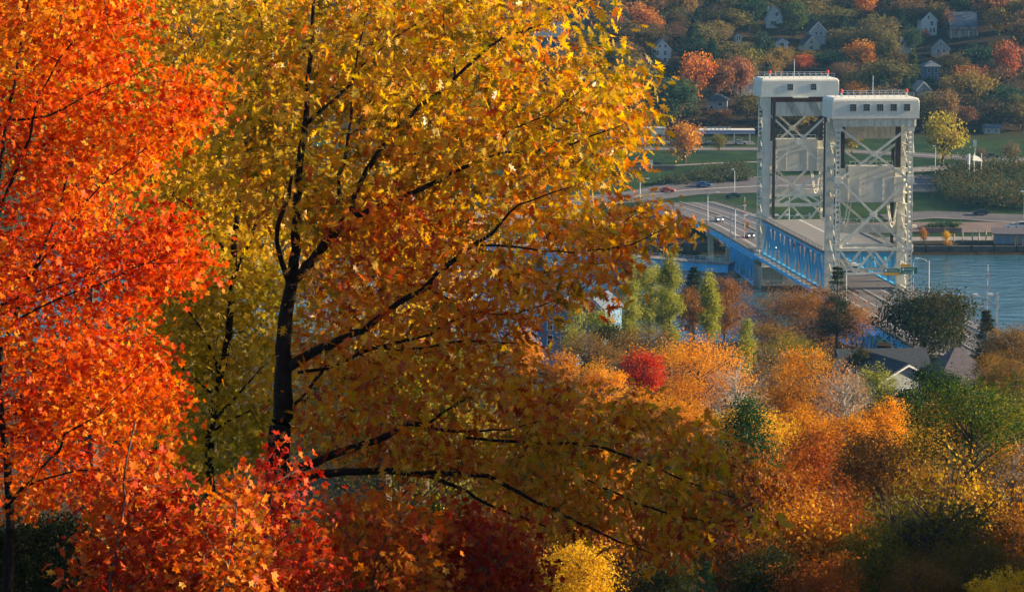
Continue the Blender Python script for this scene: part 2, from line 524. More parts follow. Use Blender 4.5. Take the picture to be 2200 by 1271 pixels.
    # lift / counterweight ropes, dark bundles beside the legs
    for sx in (-1, 1):
        MB().box(sx * 6.1 - .5, sx * 6.1 + .5, (yl + yb) / 2 - .5, (yl + yb) / 2 + .5, 33.0, 45.9).build('rope_bundle', M['rope'], t)
        MB().box(sx * 6.2 - .32, sx * 6.2 + .32, yl + (1.2 if near else -1.1) - .2, yl + (1.2 if near else -1.1) + .2, 17.2, 45.9).build('rope_bundle', M['rope'], t)
    # counterweight block
    yc = (yl + yb) / 2
    cw = MB().prism([(-7.0, 28.0), (7.0, 28.0), (7.0, 33.4), (4.9, 33.4), (4.9, 35.7), (-4.9, 35.7), (-4.9, 33.4), (-7.0, 33.4)], yc - 1.7, yc + 1.7).build('counterweight', M['cweight'], t)
    for x in (-5, -2.5, 2.5, 5): MB().box(x - .05, x + .05, yc - 1.76, yc - 1.701, 28.1, 33.3).build('joint_cover', M['cweight'], cw)
    for sx in (-1, 1):
        MB().box(sx * 6.0 - .6, sx * 6.0 + .6, yc - .9, yc + .9, 33.41, 35.2).build('rope_anchor', M['steel'], cw)
    m = MB()
    for x in np.arange(-4.6, 4.7, 1.15): m.box(x - .05, x + .05, yc - 1.6, yc - 1.5, 35.71, 36.7)
    m.box(-4.7, 4.7, yc - 1.6, yc - 1.5, 36.65, 36.75).build('handrail', M['steel'], cw)
    for sx in (-1, 1):           # balance chains hanging in loops
        MB().tube(catenary((sx * 6.3 - .3, yc, 27.9), (sx * 4.4 - .3, yc - .4, 28.0), 4.6), .16, 6).build('balance_chain', M['steel'], t)
        MB().tube(catenary((sx * 3.9, yc + .3, 28.0), (sx * 5.9, yc + .9, 24.2), 3.4), .16, 6).build('balance_chain', M['steel'], t)
    # roof railing and obstruction beacons
    m = MB()
    zt = z1h
    for x in np.arange(-8.4, 8.5, 1.4):
        for y in (y0 + 1.2, y1 - 1.2): m.box(x - .05, x + .05, y - .05, y + .05, zt - .02, zt + 1.05)
    for y in (y0 + 1.2, y1 - 1.2):
        m.box(-8.4, 8.4, y - .04, y + .04, zt + 1.0, zt + 1.08); m.box(-8.4, 8.4, y - .03, y + .03, zt + .5, zt + .56)
    m.build('roof_railing', M['galv'], t)
    for x in ((-7.1, 6.9)):
        b = MB().tube([(x, y0 + 1.6, zt - .1), (x, y0 + 1.6, zt + 1.0)], .2, 8).build('beacon_post', M['lamp'], t)
        MB().tube([(x, y0 + 1.6, zt + 1.0), (x, y0 + 1.6, zt + 1.25), (x, y0 + 1.6, zt + 1.7), (x, y0 + 1.6, zt + 1.85)], [.25, .36, .32, .1], 8).build('beacon_lens', M['red'], b)
    MB().tube([(1.2 if near else .2, y1 - 2, zt), (1.2 if near else .2, y1 - 2, zt + 4.2)], .07, 5).build('aerial_mast', M['galv'], t)
    # stair platforms on the right flank
    if near:
        zz = [43.9, 38.2, 32.6, 27.0, 22.6, 17.4]
        for i, z in enumerate(zz):
            MB().box(HW + .9, HW + 2.3 - i * .08, yl - 2.8, yl + .8, z - .12, z + .12).build('stair_platform', M['steel'], t)
            m = MB()
            for y in (yl - 2.75, yl - 1.0, yl + .75): m.box(HW + 2.1 - i * .08, HW + 2.2 - i * .08, y - .05, y + .05, z + .12, z + 1.25)
            m.box(HW + 2.1 - i * .08, HW + 2.2 - i * .08, yl - 2.8, yl + .8, z + 1.2, z + 1.3).build('stair_railing', M['steel'], t)
            if i: MB().beam((HW + 1.9 - i * .08, yl - 2.4, z + .1), (HW + 1.9 - i * .08, yl + .5, zz[i - 1]), .9, .16).build('stair_flight', M['steel'], t)
        MB().beam((HW + 2.4, yl, 45.5), (HW + 1.2, yl, 4.0), .45, .5).build('flank_post', M['steel'], t)
        MB().box(HW + 2.0, HW + 3.4, yl - 1.2, yl - .2, 22.0, 22.5).build('service_arm', M['steel'], t)
    # concrete pier the tower stands on
    ya, yb2 = min(yl, yb) - 4.5, max(yl, yb) + 4.5
    p = MB().box(-11.5 if near else -8.9, 11.5, ya + (0 if near else 2.2), yb2, -2.5, 6.4 if near else 5.4).build('pier', M['concrete'], t)
    MB().box(-13.0 if near else -9.6, 13.0, ya - 2.2, ya - .01, -2.5, 1.5).build('fender', M['fender'], p)
    if not near:
        for x, w in ((-3.2, 1.6), (4.5, 1.2)):
            MB().box(x - w / 2, x + w / 2, ya + 2.08, ya + 2.197, 2.4, 4.9).build('pier_door', M['frame'], p)
        m = MB()
        for x in np.arange(-9, 11.1, 1.1): m.box(x - .04, x + .04, ya - 2.0, ya - 1.92, 1.5, 2.7)
        m.box(-9, 11, ya - 2.0, ya - 1.92, 2.65, 2.75).build('pier_railing', M['galv'], p)
    return t

T1 = tower(8.0, 0.0, 'nearer pale tower of the lift bridge, five windows in its machine house', [-4.9, -2.0, .9, 3.8, 6.7], True)
T2 = tower(82.0, 90.0, 'farther pale tower of the lift bridge, two windows in its machine house', [-2.4, 3.2], False)

# ---- lift span, parked with its lower deck at road level
def railing(parent, x, y0, y1, z, h=1.2, step=2.4, mat='galv', name='railing', post=.10):
    m = MB()
    for y in np.arange(y0 + .1, y1, step): m.box(x - post / 2, x + post / 2, y - post / 2, y + post / 2, z, z + h)
    for k in (.35, .68, 1.0): m.box(x - .035, x + .035, y0, y1, z + h * k - .05, z + h * k)
    return m.build(name, M[mat], parent)

ls = bthing('lift_span', 'raised blue truss lift span with an empty grey upper deck between the towers', 'bridge span')
y0, y1, ZB, ZT = 9.6, 80.4, 8.75, 16.35
NP = 6
pl = (y1 - y0) / NP
MB().box(-9.1, 9.1, y0, y1, ZT + .12, ZT + .42).build('upper_deck', M['upper_deck'], ls)
MB().box(-8.0, 8.0, y0, y1, ZB - .32, ZB - .02).build('lower_deck', M['deck'], ls)
MB().box(-10.9, -9.0, y0, y1, ZB - .30, ZB - .06).build('walkway', M['walk'], ls)
MB().box(-11.1, -10.905, y0, y1, ZB - .75, ZB - .02).build('walkway_fascia', M['blue'], ls)
for x in (-8.55, 8.55):
    MB().box(x - .4, x + .4, y0, y1, ZT - .45, ZT + .10).build('top_chord', M['blue'], ls)
    MB().box(x - .4, x + .4, y0, y1, ZB - .5, ZB + .1).build('bottom_chord', M['blue'], ls)
    for i in range(NP):
        ya = y1 - i * pl; yb = ya - pl; ym = (ya + yb) / 2
        for p0, p1 in (((x, ya, ZB), (x, ym, ZT - .3)), ((x, ym, ZT - .3), (x, yb, ZB))):
            MB().beam(p0, p1, .42, .5, (1, 0, 0)).build('diagonal', M['blue'], ls)
        MB().box(x - .2, x + .2, ym - .2, ym + .2, ZB + .1, ZT - .45).build('post', M['blue'], ls)
        MB().box(x - .26, x + .26, yb - .3, yb + .3, ZB + .1, ZT - .45).build('post', M['blue'], ls)
        MB().prismx([(ym - 1.0, ZT - .46), (ym + 1.0, ZT - .46), (ym, ZT - 1.7)], x - .43, x + .43).build('gusset', M['blue'], ls)
for i in range(NP * 2 + 1):
    y = y0 + .3 + i * (y1 - y0 - .6) / (NP * 2)
    MB().box(-8.1, 8.1, y - .2, y + .2, ZT - .9, ZT + .11).build('floor_beam', M['blue'], ls)
railing(ls, -9.0, y0, y1, ZT + .42, 1.25, 1.6, 'walk'); railing(ls, 9.0, y0, y1, ZT + .42, 1.25, 1.6, 'walk')
for x in (-8.3, 8.3): MB().box(x - .55, x + .55, y0, y1, ZT + .424, ZT + .62).build('kerb', M['walk'], ls)
for x in (-.22, .22): MB().box(x - .1, x + .1, y0, y1, ZT + .424, ZT + .43).build('centre_line', M['paint'], ls)
railing(ls, -10.85, y0, y1, ZB - .05, 1.15, 2.0, 'galv')

# ---- approach decks
def approach(name, label, ys, ye, bend, z=8.6):
    t = bthing(name, label, 'bridge approach')
    def cx(y): return -0.0009 * max(0, y - bend) ** 2 if bend else 0
    n = 24
    def strip(nm, xa, xb, za, zb, mat):
        m = MB()
        for i in range(n):
            a = ys + (ye - ys) * i / n; b = ys + (ye - ys) * (i + 1) / n
            ca, cb = cx(a), cx(b)
            top = [(xa + ca, a, zb), (xb + ca, a, zb), (xb + cb, b, zb), (xa + cb, b, zb)]
            m.quad(top); m.quad([(p[0], p[1], za) for p in reversed(top)])
            m.quad([(xa + ca, a, za), (xa + ca, a, zb), (xa + cb, b, zb), (xa + cb, b, za)])
            m.quad([(xb + ca, a, zb), (xb + ca, a, za), (xb + cb, b, za), (xb + cb, b, zb)])
        for y in (ys, ye):
            c = cx(y); m.quad([(xa + c, y, za), (xb + c, y, za), (xb + c, y, zb), (xa + c, y, zb)])
        return m.build(nm, M[mat], t)
    strip('roadway', -7.4, 7.4, z - .45, z, 'deck')
    strip('sidewalk', -10.2, -7.404, z - .45, z + .16, 'walk'); strip('sidewalk', 7.404, 9.6, z - .45, z + .16, 'walk')
    strip('median', -.35, .35, z + .002, z + .14, 'walk')
    for x in (-7.0, 7.0): strip('edge_line', x - .09, x + .09, z + .003, z + .010, 'paint')
    for x in (-3.7, 3.7): strip('lane_line', x - .07, x + .07, z + .003, z + .010, 'paint')
    for x in (-10.1, 9.5):
        m = MB()
        for y in np.arange(ys + .2, ye, 1.5):
            c = cx(y); m.box(x + c - .06, x + c + .06, y - .06, y + .06, z + .16, z + 1.3)
        for i in range(n):
            a = ys + (ye - ys) * i / n; b = ys + (ye - ys) * (i + 1) / n
            for k in (.45, .85, 1.28): m.beam((x + cx(a), a, z + k), (x + cx(b), b, z + k), .07)
        m.build('railing', M['walk'], t)
    strip('edge_girder', -10.0, -9.7, z - 1.9, z - .454, 'blue'); strip('edge_girder', 9.2, 9.5, z - 1.9, z - .454, 'blue')
    return t, cx
AF, cxf = approach('far_approach_span', 'far bridge approach with traffic curving from the farther tower to the city', 82.5, 216, 125)
AN, cxn = approach('near_approach_span', 'near bridge approach road running out from under the nearer tower', -92, 7.5, 0)
MB().box(-8.2, 8.2, 0, 0.01, 8, 8.01)
# haunched blue girders and the deep blue truss beside the farther tower
for x in (-9.4, 9.0):
    prof = [(104, 8.1), (150, 8.1), (150, 6.6), (138, 6.2), (122, 5.6), (110, 4.9), (104, 4.4)]
    g = MB().prismx(prof, x - .2, x + .2).build('haunched_girder', M['blue'], AF)
    for y in np.arange(106, 150, 2.2): MB().box(x - .32, x - .201, y - .06, y + .06, 6.4, 8.0).build('stiffener', M['blue'], g)
for x in (-10.2, 9.2):
    ya, yb = 83.5, 116.0
    MB().box(x - .3, x + .3, ya, yb, 6.9, 7.6).build('top_chord', M['blue'], AF)
    MB().beam((x, ya, .9), (x, yb, 1.9), .5, .6).build('bottom_chord', M['blue'], AF)
    k = 7
    for i in range(k):
        a = ya + (yb - ya) * i / k; b = ya + (yb - ya) * (i + 1) / k; mid = (a + b) / 2
        MB().beam((x, a, 1.1), (x, mid, 7.0), .32, .4, (1, 0, 0)).build('diagonal', M['blue'], AF)
        MB().beam((x, mid, 7.0), (x, b, 1.3), .32, .4, (1, 0, 0)).build('diagonal', M['blue'], AF)
        MB().box(x - .2, x + .2, b - .2, b + .2, 1.3, 6.9).build('post', M['blue'], AF)
for yy in (106, 128, 152):
    c = cxf(yy)
    for x in (-8.6, -3, 3, 8.4): MB().box(x + c - .7, x + c + .7, yy - .6, yy + .6, -1.0, 5.5).build('pier_column', M['concrete'], AF)
    MB().box(-9.8 + c, 9.4 + c, yy - .8, yy + .8, 5.501, 6.4 if yy > 110 else 6.1).build('pier_cap', M['concrete'], AF)
for yy in (-30, -62):
    for x in (-8.6, 0, 8.4): MB().box(x - .7, x + .7, yy - .6, yy + .6, -3, 5.5).build('pier_column', M['concrete'], AN)
    MB().box(-9.8, 9.4, yy - .8, yy + .8, 5.501, 6.6).build('pier_cap', M['concrete'], AN)
for x in (-10.2, 9.2):      # blue lattice under the near approach
    for z in (1.2, 6.4): MB().box(x - .25, x + .25, -50, -6, z - .3, z + .3).build('chord', M['blue'], AN)
    for i in range(9):
        a = -50 + i * 4.88
        MB().beam((x, a, 1.4 if i % 2 else 6.2), (x, a + 4.88, 6.2 if i % 2 else 1.4), .35, .4, (1, 0, 0)).build('diagonal', M['blue'], AN)
        MB().box(x - .18, x + .18, a - .18, a + .18, 1.5, 6.1).build('post', M['blue'], AN)

# ---- lower rail viaduct curving in from the left
rv = empty('rail_viaduct', (0, 0, 0), 0, 'low blue girder viaduct with railing curving in beneath the far approach', 'viaduct')
vp = [at(1020, 524, 792), at(1150, 528, 776), at(1250, 541, 764), at(1340, 551, 755), at(1430, 562, 747), at(1500, 571, 741), at(1572, 581, 736)]
for a, b in zip(vp[:-1], vp[1:]):
    a = Vector((a.x, a.y, 4.2)); b = Vector((b.x, b.y, 4.2)); up = Vector((0, 0, 1))
    side = (b - a).normalized().cross(up) * 1.0
    MB().beam(a + side * 2 - up * .9, b + side * 2 - up * .9, .3, 2.0).build('girder', M['blue'], rv)
    MB().beam(a - side * 2 - up * .9, b - side * 2 - up * .9, .3, 2.0).build('girder', M['blue'], rv)
    MB().beam(a + up * .22, b + up * .22, 5.2, .24).build('deck', M['walk'], rv)
    m = MB()
    L = (b - a).length
    for k in range(int(L / 1.8)):
        q = a.lerp(b, k * 1.8 / L) + side * 2.4
        m.box(q.x - .06, q.x + .06, q.y - .06, q.y + .06, q.z + .34, q.z + 1.8)
    for h in (.9, 1.35, 1.75): m.beam(a + side * 2.4 + up * h, b + side * 2.4 + up * h, .06)
    m.build('railing', M['galv'], rv)
    MB().box(a.x - .8, a.x + .8, a.y - .8, a.y + .8, -2.8, 2.6).build('pier', M['concrete'], rv)

# ------------------------------------------------------------------ street furniture and signs
def font(parent, text, size, loc, mat, rx=math.pi / 2):
    c = bpy.data.curves.new('lettering', 'FONT'); c.body = text; c.size = size; c.extrude = .01
    c.align_x = 'LEFT'; c.align_y = 'CENTER'; c.resolution_u = 2
    c.materials.append(mat)
    tmp = bpy.data.objects.new('lettering', c); COL.objects.link(tmp)
    bpy.context.view_layer.update()
    me = bpy.data.meshes.new_from_object(tmp.evaluated_get(bpy.context.evaluated_depsgraph_get()))
    bpy.data.objects.remove(tmp)
    o = link('lettering', me, parent); o.location = loc; o.rotation_euler = (rx, 0, 0)
    tag(o, kind='stuff')
    return o

def road_sign(x0, x1, z0, z1, yel, label, word, sub):
    t = bthing('road_sign', label, 'road sign', 'green overhead road signs')
    y = -1.75
    MB().box(x0, x1, y - .06, y, z0, z1).build('panel', M['sgreen'], t)
    m = MB(); e = .035
    m.box(x0 + e, x1 - e, y - .075, y - .061, z1 - 2 * e, z1 - e); m.box(x0 + e, x1 - e, y - .075, y - .061, z0 + e, z0 + 2 * e)
    m.box(x0 + e, x0 + 2 * e, y - .075, y - .061, z0 + 2 * e, z1 - 2 * e); m.box(x1 - 2 * e, x1 - e, y - .075, y - .061, z0 + 2 * e, z1 - 2 * e)
    m.build('border', M['swhite'], t)
    a, b, c, d = yel
    MB().box(a, b, y - .06, y, c, d).build('amber_plate', M['syellow'], t)
    zc = z1 - .5 if sub else (z0 + z1) / 2
    if sub:
        MB().prism([(x0 + .3, zc), (x0 + .6, zc - .3), (x0 + .9, zc), (x0 + .6, zc + .3)], y - .09, y - .062).build('route_marker', M['swhite'], t)
        font(t, sub, .34, (x0 + .6, y - .08, z0 + .32), M['swhite'])
    else:
        MB().prism([(x0 + .25, zc - .1), (x0 + .55, zc - .3), (x0 + .8, zc - .1), (x0 + .8, zc + .25), (x0 + .25, zc + .25)], y - .09, y - .062).build('route_marker', M['swhite'], t)
    font(t, word, .46, (x0 + 1.1, y - .08, zc), M['swhite'])
    for x in (x0 + .6, x1 - .6): MB().box(x - .06, x + .06, y + .001, -1.2, (z0 + z1) / 2 - .1, (z0 + z1) / 2 + .1).build('bracket', M['galv'], t)
    return t
road_sign(2.0, 5.6, 13.35, 14.25, (2.0, 5.6, 12.75, 13.34), 'green overhead sign with amber strip along its bottom edge', 'Marquette', None)
road_sign(5.7, 9.4, 13.0, 14.5, (5.75, 7.7, 14.51, 15.1), 'green overhead sign with small amber plate above its left end', 'Rockland', 'RIGHT  LANE')

def lamp_post(base, h, arm, side, label, group='street lamps'):
    t = empty('street_lamp', base, BR, label, 'street lamp', group)
    MB().tube([(0, 0, 0), (0, 0, h)], [.16, .10], 8).build('pole', M['galv'], t)
    s = side
    MB().tube([(0, 0, h - .6), (s * arm * .35, 0, h + .25), (s * arm * .75, 0, h + .5), (s * arm, 0, h + .5)], .06, 6).build('arm', M['galv'], t)
    MB().prism([(s * arm - .5, h + .38), (s * arm + .5, h + .42), (s * arm + .42, h + .66), (s * arm - .3, h + .66)], -.22, .22).build('lamp_head', M['lamp'], t)
    MB().box(-.28, .28, -.28, .28, -.02, .12).build('base_plate', M['galv'], t)
    return t

def on_deck(px, y_local_x, yloc, z=8.76):
    p = bw(y_local_x, yloc, z); return p
lamp_post(on_deck(0, -9.9, 79), 8.0, 2.4, 1, 'street lamp on the near kerb directly left of the farther bridge tower')
lamp_post(on_deck(0, -9.9 + cxf(112), 112), 8.0, 2.4, 1, 'street lamp on near kerb of far approach beside the overhead light gantry')
lamp_post(on_deck(0, -9.9 + cxf(150), 150), 8.0, 2.6, 1, 'street lamp on near kerb where far approach reaches the shore')
lamp_post(bw(9.4 + cxf(140), 140, 8.76), 8.0, 3.0, -1, 'street lamp on the far kerb behind the overhead light gantry')
lamp_post(bw(-9.9, -20, 8.76), 8.0, 2.6, 1, 'street lamp in front of near tower portal beneath the green signs')
lamp_post(bw(9.4, -12, 8.76), 8.2, 2.6, -1, 'street lamp right of the nearer tower standing against the water')
def ground_lamp(px, pyb, pyt, side, label, d=None, arm=2.2):
    p = ground_hit(px, pyb); s = p.y / F
    return lamp_post(p, (pyb - pyt) * s, arm, side, label)
ground_lamp(1375, 428, 388, 1, 'street lamp beside the corner where the cross street meets the approach')
ground_lamp(1243, 440, 388, 1, 'street lamp on the cross street nearest the oak foliage')
ground_lamp(1261, 440, 392, 1, 'second street lamp from the oak foliage on the cross street')
ground_lamp(2009, 375, 318, -1, 'slender street lamp on the bank under the big golden tree', arm=.5)
ground_lamp(1578, 412, 368, -1, 'slender street lamp on the cross street left of farther tower', arm=.6)
ground_lamp(2200, 470, 415, -1, 'slender lamp post at the foot of the dark thicket', arm=.6)

def gantry(yl, x0, x1, zt, zb, zg, label, heads, signals=()):
    t = bthing('light_gantry', label, 'gantry', 'overhead light gantries')
    for z in (zt, zb):
        for dy in (-.45, .45): MB().box(x0, x1, yl + dy - .05, yl + dy + .05, z - .05, z + .05).build('chord', M['galv'], t)
    n = int((x1 - x0) / 2.0)
    for i in range(n):
        a = x0 + (x1 - x0) * i / n; b = x0 + (x1 - x0) * (i + 1) / n; c = (a + b) / 2
        for p0, p1 in (((a, yl - .45, zt), (c, yl - .45, zb)), ((c, yl - .45, zb), (b, yl - .45, zt))):
            MB().beam(p0, p1, .1).build('web_bar', M['galv'], t)
    for x in (x0 + .3, x1 - .3):
        for dy in (-.45, .45): MB().box(x - .09, x + .09, yl + dy - .09, yl + dy + .09, zg, zt + .6).build('post', M['galv'], t)
        for k in range(6):
            z = zg + (zb - zg) * k / 6
            MB().beam((x, yl - .33, z), (x, yl + .33, z + (zb - zg) / 6), .08).build('post_lacing', M['galv'], t)
    for x in heads: MB().prism([(x - .5, zt + .2), (x + .5, zt + .26), (x + .45, zt + .5), (x - .35, zt + .5)], yl - .95, yl - .3).build('flood_lamp', M['lamp'], t)
    for x in signals:
        s = MB().box(x - .28, x + .28, yl - 1.0, yl - .6, zb - 1.0, zb + .5).build('signal_head', M['syellow'], t)
        for k in (-.7, -.25, .2): MB().tube([(x, yl - 1.0, zb + k), (x, yl - 1.12, zb + k)], .17, 8).build('lens', M['tire'], s)
    return t
gantry(116, -10.6, 10.0, 14.2, 12.3, 8.7, 'overhead light gantry with amber signal heads on the far approach', [-9, -6.6, -4.2, -1.6, 1.2, 3.9, 6.6], [-6.2, -2.6])
gantry(-66, -10.6, 10.0, 16.2, 14.1, 6, 'overhead light gantry over the near approach against the blue water', [-8, -4.6, -.9, 2.4, 5.2, 8.2], [3.0])

# striped marker masts
def mast(p, h, label):
    t = empty('marker_mast', p, 0, label, 'mast', 'thin striped masts')
    n = 10
    for i in range(n): MB().tube([(0, 0, h * i / n), (0, 0, h * (i + 1) / n - .001)], .045, 6).build('band', M['red'] if i % 2 == 0 else M['swhite'], t)
mast(bw(5.6, -14, 8.76), 8.0, 'thin striped mast below the green signs on the near approach')
mast(bw(-8.2 + cxf(108), 108, 8.76), 11, 'thin striped mast beside the light gantry on the far approach')
mast(bw(8.8, -62, 8.7), 13, 'thin striped mast above the gantry over the water')

# ------------------------------------------------------------------ cars
def car(p, rz, col, label, van=False, truck=False, lights=False, group='cars and trucks on the roads'):
    t = empty('truck' if truck else ('van' if van else 'car'), p, rz, label, 'truck' if truck else ('van' if van else 'car'), group)
    mt = surf('car_paint', col, .3, .03, 1, spec=.6)
    L, W = (5.2, 1.9) if (van or truck) else (4.5, 1.75)
    h = L / 2
    if truck: prof = [(-h, .35), (h, .35), (h, .75), (h - .2, .98), (.9, 1.05), (-h, 1.05)]
    else: prof = [(-h, .35), (h, .35), (h, .7), (h - .25, .88), (.95, .98), (-h + .2, 1.0), (-h, .85)]
    b = MB().prismx([(y, z) for y, z in prof], -W / 2, W / 2).build('body', mt, t)
    if van: cab = [(-h + .05, .98), (1.5, .98), (.9, 1.85), (-h + .25, 1.9)]
    elif truck: cab = [(-.9, 1.0), (1.15, 1.0), (.5, 1.75), (-.75, 1.75)]
    else: cab = [(-1.7, .95), (1.0, .95), (.3, 1.42), (-1.1, 1.45)]
    c = MB().prismx(cab, -W / 2 + .14, W / 2 - .14).build('cabin', mt, t)
    (ya, za), (yb, zb), (yc, zc), (yd, zd) = cab
    for s in (-1, 1):
        x = s * (W / 2 - .14)
        MB().prismx([(ya + .2, za + .06), (yb - .25, zb + .06), (yc - .05, zc - .1), (yd + .12, zd - .1)], min(x, x + s * .02), max(x, x + s * .02)).build('side_window', M['glass'], c)
    MB().quad([(-W / 2 + .2, yb + .005, zb + .05), (W / 2 - .2, yb + .005, zb + .05), (W / 2 - .25, yc + .03, zc - .08), (-W / 2 + .25, yc + .03, zc - .08)]).build('windscreen', M['glass'], c)
    MB().quad([(W / 2 - .2, ya - .005, za + .05), (-W / 2 + .2, ya - .005, za + .05), (-W / 2 + .25, yd - .03, zd - .08), (W / 2 - .25, yd - .03, zd - .08)]).build('rear_window', M['glass'], c)
    for sx in (-1, 1):
        for y in (-h + .85, h - .85):
            w = MB().tube([(sx * (W / 2 - .18), y, .33), (sx * (W / 2 + .03), y, .33)], .33, 12).build('wheel', M['tire'], t)
        MB().box(sx * .6 - .18, sx * .6 + .18, h - .02, h + .03, .6, .78).build('headlight', LAMPON if lights else M['lamp'], t)
        MB().box(sx * .65 - .12, sx * .65 + .12, -h - .03, -h + .02, .68, .84).build('tail_light', M['red'], t)
    return t
LAMPON, _nt, _b = new_mat('lit_headlight')
_b.inputs['Base Color'].default_value = (.9, .9, .85, 1)
_b.inputs['Emission Color'].default_value = (1, .93, .8, 1); _b.inputs['Emission Strength'].default_value = 3.0; LAMPON.cycles.emission_sampling = 'NONE'
zr = 8.62
def bcar(x, y, dirn, col, label, **k):
    p = bw(x + cxf(y), y, zr); return car(p, BR + (0 if dirn > 0 else math.pi), col, label, **k)
bcar(-3.4, 90, -1, (.02, .025, .03), 'black truck with lit headlights on the far approach beside the lamp', truck=True, lights=True)
bcar(3.0, 96, 1, (.55, .02, .03), 'red car driving away beside the black truck near farther tower')
bcar(-5.0, 118, -1, (.10, .11, .13), 'dark grey car on the far approach under the light gantry', lights=True)
bcar(-4.6, 160, -1, (.25, .26, .28), 'pale grey car at the landward end of far approach', lights=True)
car(bw(4.6, 40, 8.75), BR + math.pi, (.75, .75, .75), 'white van crossing the lower deck inside the near tower', van=True)
def gcar(px, py, rz, col, label, **k):
    p = ground_hit(px, py); p.z += .16; return car(p, rz, col, label, **k)
gcar(1334, 434, math.pi / 2 + .1, (.03, .035, .05), 'dark hatchback on the cross street beside the oak foliage', van=True)
gcar(1434, 414, -math.pi / 2 - .2, (.55, .08, .04), 'red car turning on the cross street behind the lamp')
gcar(1512, 403, -math.pi / 2 - .15, (.03, .13, .34), 'blue car on the cross street right of the red one')
gcar(1232, 462, math.pi, (.05, .07, .10), 'slate blue car coming towards us on the lower car park')
gcar(1574, 426, math.pi / 2, (.03, .05, .05), 'dark car beyond the gantry beside the grass island')
gcar(2131, 341, -math.pi / 2, (.015, .03, .06), 'dark blue car on the upper road left of the bare tree')
gcar(2176, 492, math.pi / 2, (.75, .75, .75), 'small white car parked on the brown lot by the shed')
gcar(2196, 492, math.pi / 2, (.7, .72, .74), 'white van parked on brown lot at the picture edge', van=True)
gcar(2107, 464, math.pi / 2, (.02, .04, .09), 'dark car on the lower shore road below the thicket')
for i, px in enumerate((1506, 1590)):
    gcar(px, 312, math.pi / 2 + i * 3.1, (.3, .32, .36) if i == 0 else (.5, .5, .5), ['grey car parked under the left end of the station canopy', 'pale car parked under the right end of the station canopy'][i])

# ------------------------------------------------------------------ far bank: roads, lots, walls
def gpts(l): return [(p.x, p.y) for p in (ground_hit(*q) for q in l)]
cross = gpts([(1040, 434), (1150, 434), (1260, 432), (1340, 427), (1400, 419), (1470, 410), (1560, 404), (1640, 401), (1760, 400), (1900, 398), (2030, 398)])
ribbon('cross_street', cross, 20, M['deck'], .14)
ribbon('street_kerb_line', [(x, y + 10.4) for x, y in cross], .7, M['walk'], .20)
ribbon('street_kerb_line', [(x, y - 10.4) for x, y in cross], .7, M['walk'], .20)
ribbon('street_lane_paint', cross, .35, M['paint'], .17)
ribbon('upper_road', gpts([(1040, 322), (1330, 321), (1620, 321), (1800, 325), (1980, 335), (2090, 341), (2240, 346)]), 11, M['deck'], .14)
ribbon('upper_road_paint', gpts([(1040, 322), (1330, 321), (1620, 321), (1800, 325), (1980, 335), (2090, 341), (2240, 346)]), .4, M['paint'], .18)
ribbon('ramp_road', gpts([(1800, 372), (1975, 366), (2040, 362), (2110, 352), (2200, 346)]), 7, M['walk'], .22)
ribbon('shore_road', gpts([(1900, 470), (2000, 462), (2060, 463), (2130, 467), (2240, 474)]), 7, M['deck'], .14)
ribbon('shore_road_edge', [(x, y - 3.9) for x, y in gpts([(1900, 470), (2000, 462), (2060, 463), (2130, 467), (2240, 474)])], .6, M['walk'], .2)
ribbon('brown_lot', gpts([(1780, 493), (1990, 490), (2240, 491)]), 9, M['brown_lot'], .14)
ribbon('shore_path', gpts([(1780, 516), (1990, 514), (2240, 512)]), 8, M['grey_lot'], .12)
ribbon('waterfront_lot', gpts([(1020, 520), (1300, 520), (1600, 522)]), 9, M['brown_lot'], .12)
ribbon('car_park', gpts([(1020, 470), (1200, 470), (1420, 478)]), 12, M['walk'], .14)
ribbon('park_path', gpts([(1450, 357), (1530, 352), (1610, 349), (1700, 349)]), 1.6, M['walk'], .14)
ribbon('station_forecourt', gpts([(1420, 308), (1620, 308)]), 10, M['deck'], .14)

def wall(name, label, p0, p1, h, thick, mat, cap=None, z0=None):
    a, b = Vector(p0), Vector(p1)
    t = empty(name, ((a.x + b.x) / 2, (a.y + b.y) / 2, 0), 0, label, 'wall')
    c = Vector(((a.x + b.x) / 2, (a.y + b.y) / 2, 0))
    n = max(1, int((b - a).length / 6))
    for i in range(n):
        q0, q1 = a.lerp(b, i / n) - c, a.lerp(b, (i + 1) / n - .004) - c
        z = z0 if z0 is not None else min(a.z, b.z) - .3
        MB().beam((q0.x, q0.y, z + h / 2), (q1.x, q1.y, z + h / 2), thick, h).build('panel', mat, t)
    if cap: MB().beam((a.x - c.x, a.y - c.y, z + h + .1), (b.x - c.x, b.y - c.y, z + h + .1), thick + .3, .2).build('coping', cap, t)
    return t
wall('retaining_wall', 'low red sandstone wall in the park left of the orange tree', ground_hit(1364, 366), ground_hit(1452, 366), 1.5, .6, M['stonewall'], M['walk'])
wall('sea_wall', 'dark stone wall along the far shore right of the bridge', (62, 797.6, 0), (200, 797.6, 0), 3.2, 1.6, M['rock'], None, -1.0)
wall('sea_wall', 'dark stone wall along the far shore left of the bridge', (-60, 797.6, 0), (60, 797.6, 0), 3.2, 1.6, M['rock'], None, -1.0)
wall('retaining_wall', 'grey concrete retaining wall under the far approach', (10, 826, 3), (48, 826, 3), 3.6, .7, M['concrete'], M['walk'], 2.8)
wall('retaining_wall', 'long brown block wall above the shore path right of bridge', ground_hit(1975, 500), ground_hit(2066, 500), 1.6, .6, M['stonewall'])
